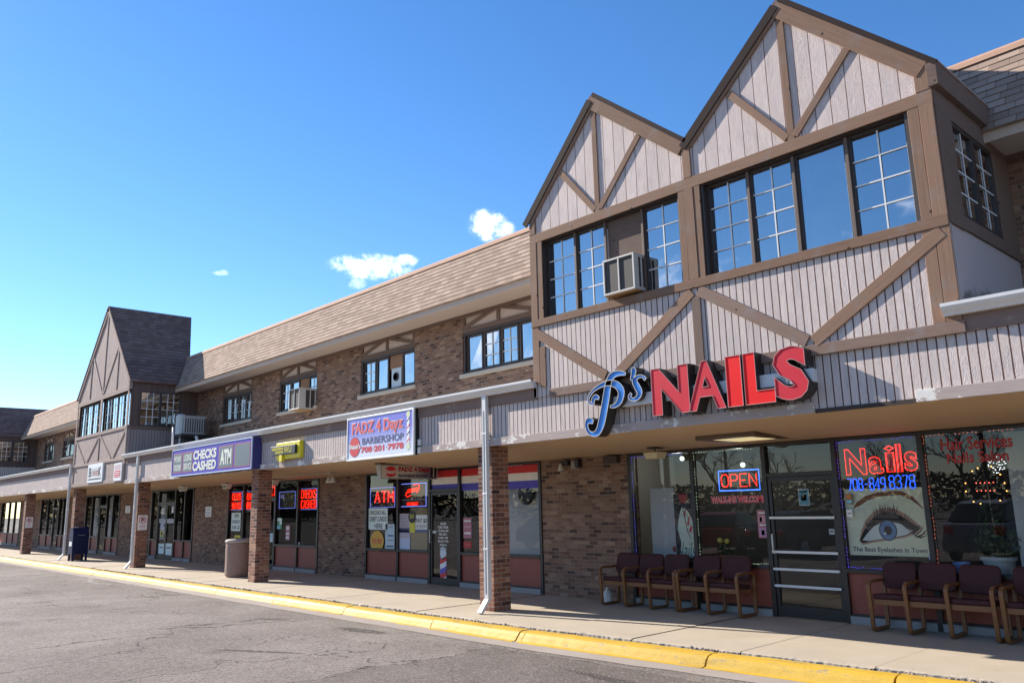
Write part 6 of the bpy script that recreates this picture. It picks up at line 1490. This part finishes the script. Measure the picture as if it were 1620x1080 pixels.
c = at(1184, 720, 2.9); tag(MB().hexa([(c.x-.07, 2.85, c.z-.09), (c.x+.05, 2.85, c.z-.07), (c.x+.05, 3.0, c.z-.07), (c.x-.07, 3.0, c.z-.09), (c.x-.09, 2.83, c.z+.08), (c.x+.09, 2.83, c.z+.05), (c.x+.09, 3.02, c.z+.05), (c.x-.09, 3.02, c.z+.08)]).tube([(c.x, 2.92, c.z+.05), (c.x, 2.92, 2.62)], .012, 5).build('loudspeaker', BLK, None, .01), 'small black loudspeaker hanging inside the window with the OPEN neon', 'speaker')

# ================================================================== ACROSS THE CAR PARK (seen in the glass)
def car(label, x, y, rot, col, suv=False):
    o = thing('parked_car', label, 'car', (0, 0, 0), 'cars parked across from the shops'); H = .2 if suv else 0
    PT = plain('paint_'+label.split()[0], col, .25, .04); G = plain('car_glass', (.01, .012, .014), .08)
    L = 2.25
    low = [(-L, .3), (-L+.02, .62), (-L+.1, .78+H*.6), (-1.15, .92+H*.7), (1.55, .98+H*.8), (L-.08, .92+H*.8), (L, .6), (L-.05, .3)]
    up = [(-1.2, .90+H*.7), (-.45, 1.38+H), (-.2, 1.44+H*1.3), (.9, 1.44+H*1.3), (1.3, 1.36+H*1.3), (1.95 if not suv else 2.05, .97+H*.8)]
    def shell(pts, w0, w1, zlo, zhi):
        m = MB(); n = len(pts); vs = []
        for s_ in (-1, 1):
            for px_, pz_ in pts: k = (pz_-zlo)/(zhi-zlo); vs.append((px_, s_*(w0+(w1-w0)*k), pz_))
        m.add(vs, [list(range(n)), list(range(2*n-1, n-1, -1))]+[[i, (i+1) % n, (i+1) % n+n, i+n] for i in range(n)]); return m
    shell(low, .92, .84, .3, 1.1).build('body', PT, o, .06); shell(up, .80, .62, .9, 1.7).build('cabin', G, o, .05)
    rf = [(p[0], p[1]+.012) for p in up[1:5]]; shell(rf+[(rf[-1][0], rf[-1][1]-.05), (rf[0][0], rf[0][1]-.05)], .66, .62, 1.3, 1.7).build('roof_panel', PT, o, .02)
    for wx in (-1.4, 1.35):
        for s_ in (-1, 1):
            w__ = MB().lathe([(.001, -.1), (.32, -.1), (.34, -.05), (.34, .05), (.32, .1), (.001, .1)], (wx, s_*.82, .34), 20, 'y').build('wheel', RUB, o); MB().lathe([(.001, -.11), (.2, -.11), (.2, .11), (.001, .11)], (wx, s_*.82, .34), 12, 'y').build('rim', GUT, w__)
    for s_ in (-1, 1):
        bx('headlight', plain('lamp_clear', (.7, .7, .7), .1), o, -L-.01, -L+.14, s_*.62-.16, s_*.62+.16, .62+H*.5, .74+H*.6, .03); bx('tail_light', RED, o, L-.1, L+.01, s_*.66-.13, s_*.66+.13, .68+H*.5, .86+H*.7, .03)
    o.location = (x, y, -.16); o.rotation_euler = (0, 0, rot)
cars = [('maroon parked saloon car mirrored in the window beside the salon door', -17.2, -12.7, 1.3, (.38, .015, .02), False), ('black parked hatchback mirrored in the salon door', -14.2, -12.9, 1.75, (.012, .012, .014), False), ('silver parked off-roader mirrored in the rightmost salon window', -8.4, -13.4, 1.55, (.40, .41, .42), True),
        ('charcoal parked saloon car across the lot mirrored in the barbershop', -26.0, -13.0, 1.5, (.04, .04, .045), False), ('white parked saloon car across the lot behind the maroon car', -21.6, -13.0, 1.6, (.6, .6, .6), False)]
for c in cars: car(*c)
BARK = plain('bark', (.035, .028, .024), .9, .3, 8)
def bare_tree(seed, h):
    rg = random.Random(seed); m = MB(); tr = MB()
    def grow(p, d, L, r, lev):
        q = p+d*L; mid = p+d*L*.5+Vector((rg.gauss(0, 1), rg.gauss(0, 1), 0))*L*.04
        (tr if lev == 0 else m).tube([p, mid, q], [r, r*.85, r*.68], 5 if lev < 2 else 3)
        if lev >= 5: return
        for k in range(3 if lev < 4 else 2):
            a = d.orthogonal().normalized(); a = Matrix.Rotation(rg.random()*2*pi, 3, d) @ a
            grow(p+d*L*rg.uniform(.65, 1.0), (d+a*rg.uniform(.45, .85)+Vector((0, 0, .12))).normalized(), L*rg.uniform(.6, .78), r*.58, lev+1)
    grow(Vector((0, 0, -.3)), Vector((0, 0, 1)), h*.28, h*.018, 0); return tr, m
protos = []
spots = [(-34, -46, 9), (-27, -52, 11), (-20, -47, 10), (-13, -50, 12), (-6, -46, 9), (0, -52, 11), (-42, -50, 12), (-50, -47, 10), (-60, -52, 11), (8, -48, 10)]
desc = ['first', 'second', 'third']
for i, (x, y, h) in enumerate(spots):
    lab = 'bare leafless tree beyond the car park'; o = thing('bare_tree', lab, 'tree', (x, y, -.16), 'bare trees beyond the car park')
    if i < 3:
        OFF[o.name] = Vector((0, 0, 0)); tr, cr = bare_tree(i+3, 10); a = tr.build('trunk', BARK, o); b = cr.build('crown', BARK, o, recalc=False); protos.append((a.data, b.data))
    else:
        for nm, me in zip(('trunk', 'crown'), protos[i % 3]): q = bpy.data.objects.new(nm, me); COL.objects.link(q); q.parent = o
    o.scale = (h/10,)*3; o.rotation_euler = (0, 0, i*1.3)
def hedge(x0, x1, y, h, seed):
    m = MB(); rg = random.Random(seed)
    for k in range(22000):
        x = rg.uniform(x0, x1); hh = h*(.72+.35*mnoise.noise(Vector((x*.16, seed, 0)))); p = Vector((x, y+rg.uniform(-2, 2), hh*rg.random()**.7)); s_ = rg.uniform(.14, .42)
        a = Vector((rg.gauss(0, 1), rg.gauss(0, 1), rg.gauss(0, 1))).normalized()*s_; b = a.orthogonal().normalized()*s_*.6; m.poly([p-a, p+b, p+a, p-b])
    return m
hm = hedge(-150, 60, -58, 4.6, 4)
h2 = hedge(-70, 12, 0, 9.0, 9)  # row added out of view to keep bright sky out of far windows
hm.add([(-152+v.y*1.5, v.x, v.z) for v in h2.v], h2.f)
o = hm.build('shrubbery', plain('winter_scrub', (.022, .02, .014), .9, .4, .5), None, recalc=False); o['kind'] = 'stuff'; o['label'] = 'dark winter scrub and trees along the far side of the car park, plus an added unseen row that blocks sky glare in the glass'; o['category'] = 'shrubs'
for x in (-17.5, -36): 
    o = thing('utility_pole', 'wooden utility pole with two cross-arms beyond the car park', 'pole', (x, -42, 0), 'utility poles beyond the car park')
    MB().tube([(x, -42, -.2), (x, -42, 10.5)], [.15, .1], 8).build('pole', BARK, o); bx('cross_arm', BARK, o, x-1.2, x+1.2, -42.08, -41.95, 9.6, 9.75); bx('cross_arm', BARK, o, x-1.0, x+1.0, -42.08, -41.95, 8.7, 8.85)
tag(MB().tube([(-90, -42.0, 9.9), (-36, -42, 9.8), (-27, -42, 9.35), (-17.5, -42, 9.8), (20, -42, 9.2)], .02, 4).tube([(-90, -42.4, 9.0), (-36, -42.4, 8.9), (-27, -42.4, 8.5), (-17.5, -42.4, 8.9), (20, -42.4, 8.4)], .02, 4).build('power_line', BLK, None), 'pair of sagging black power lines beyond the car park', 'wire')
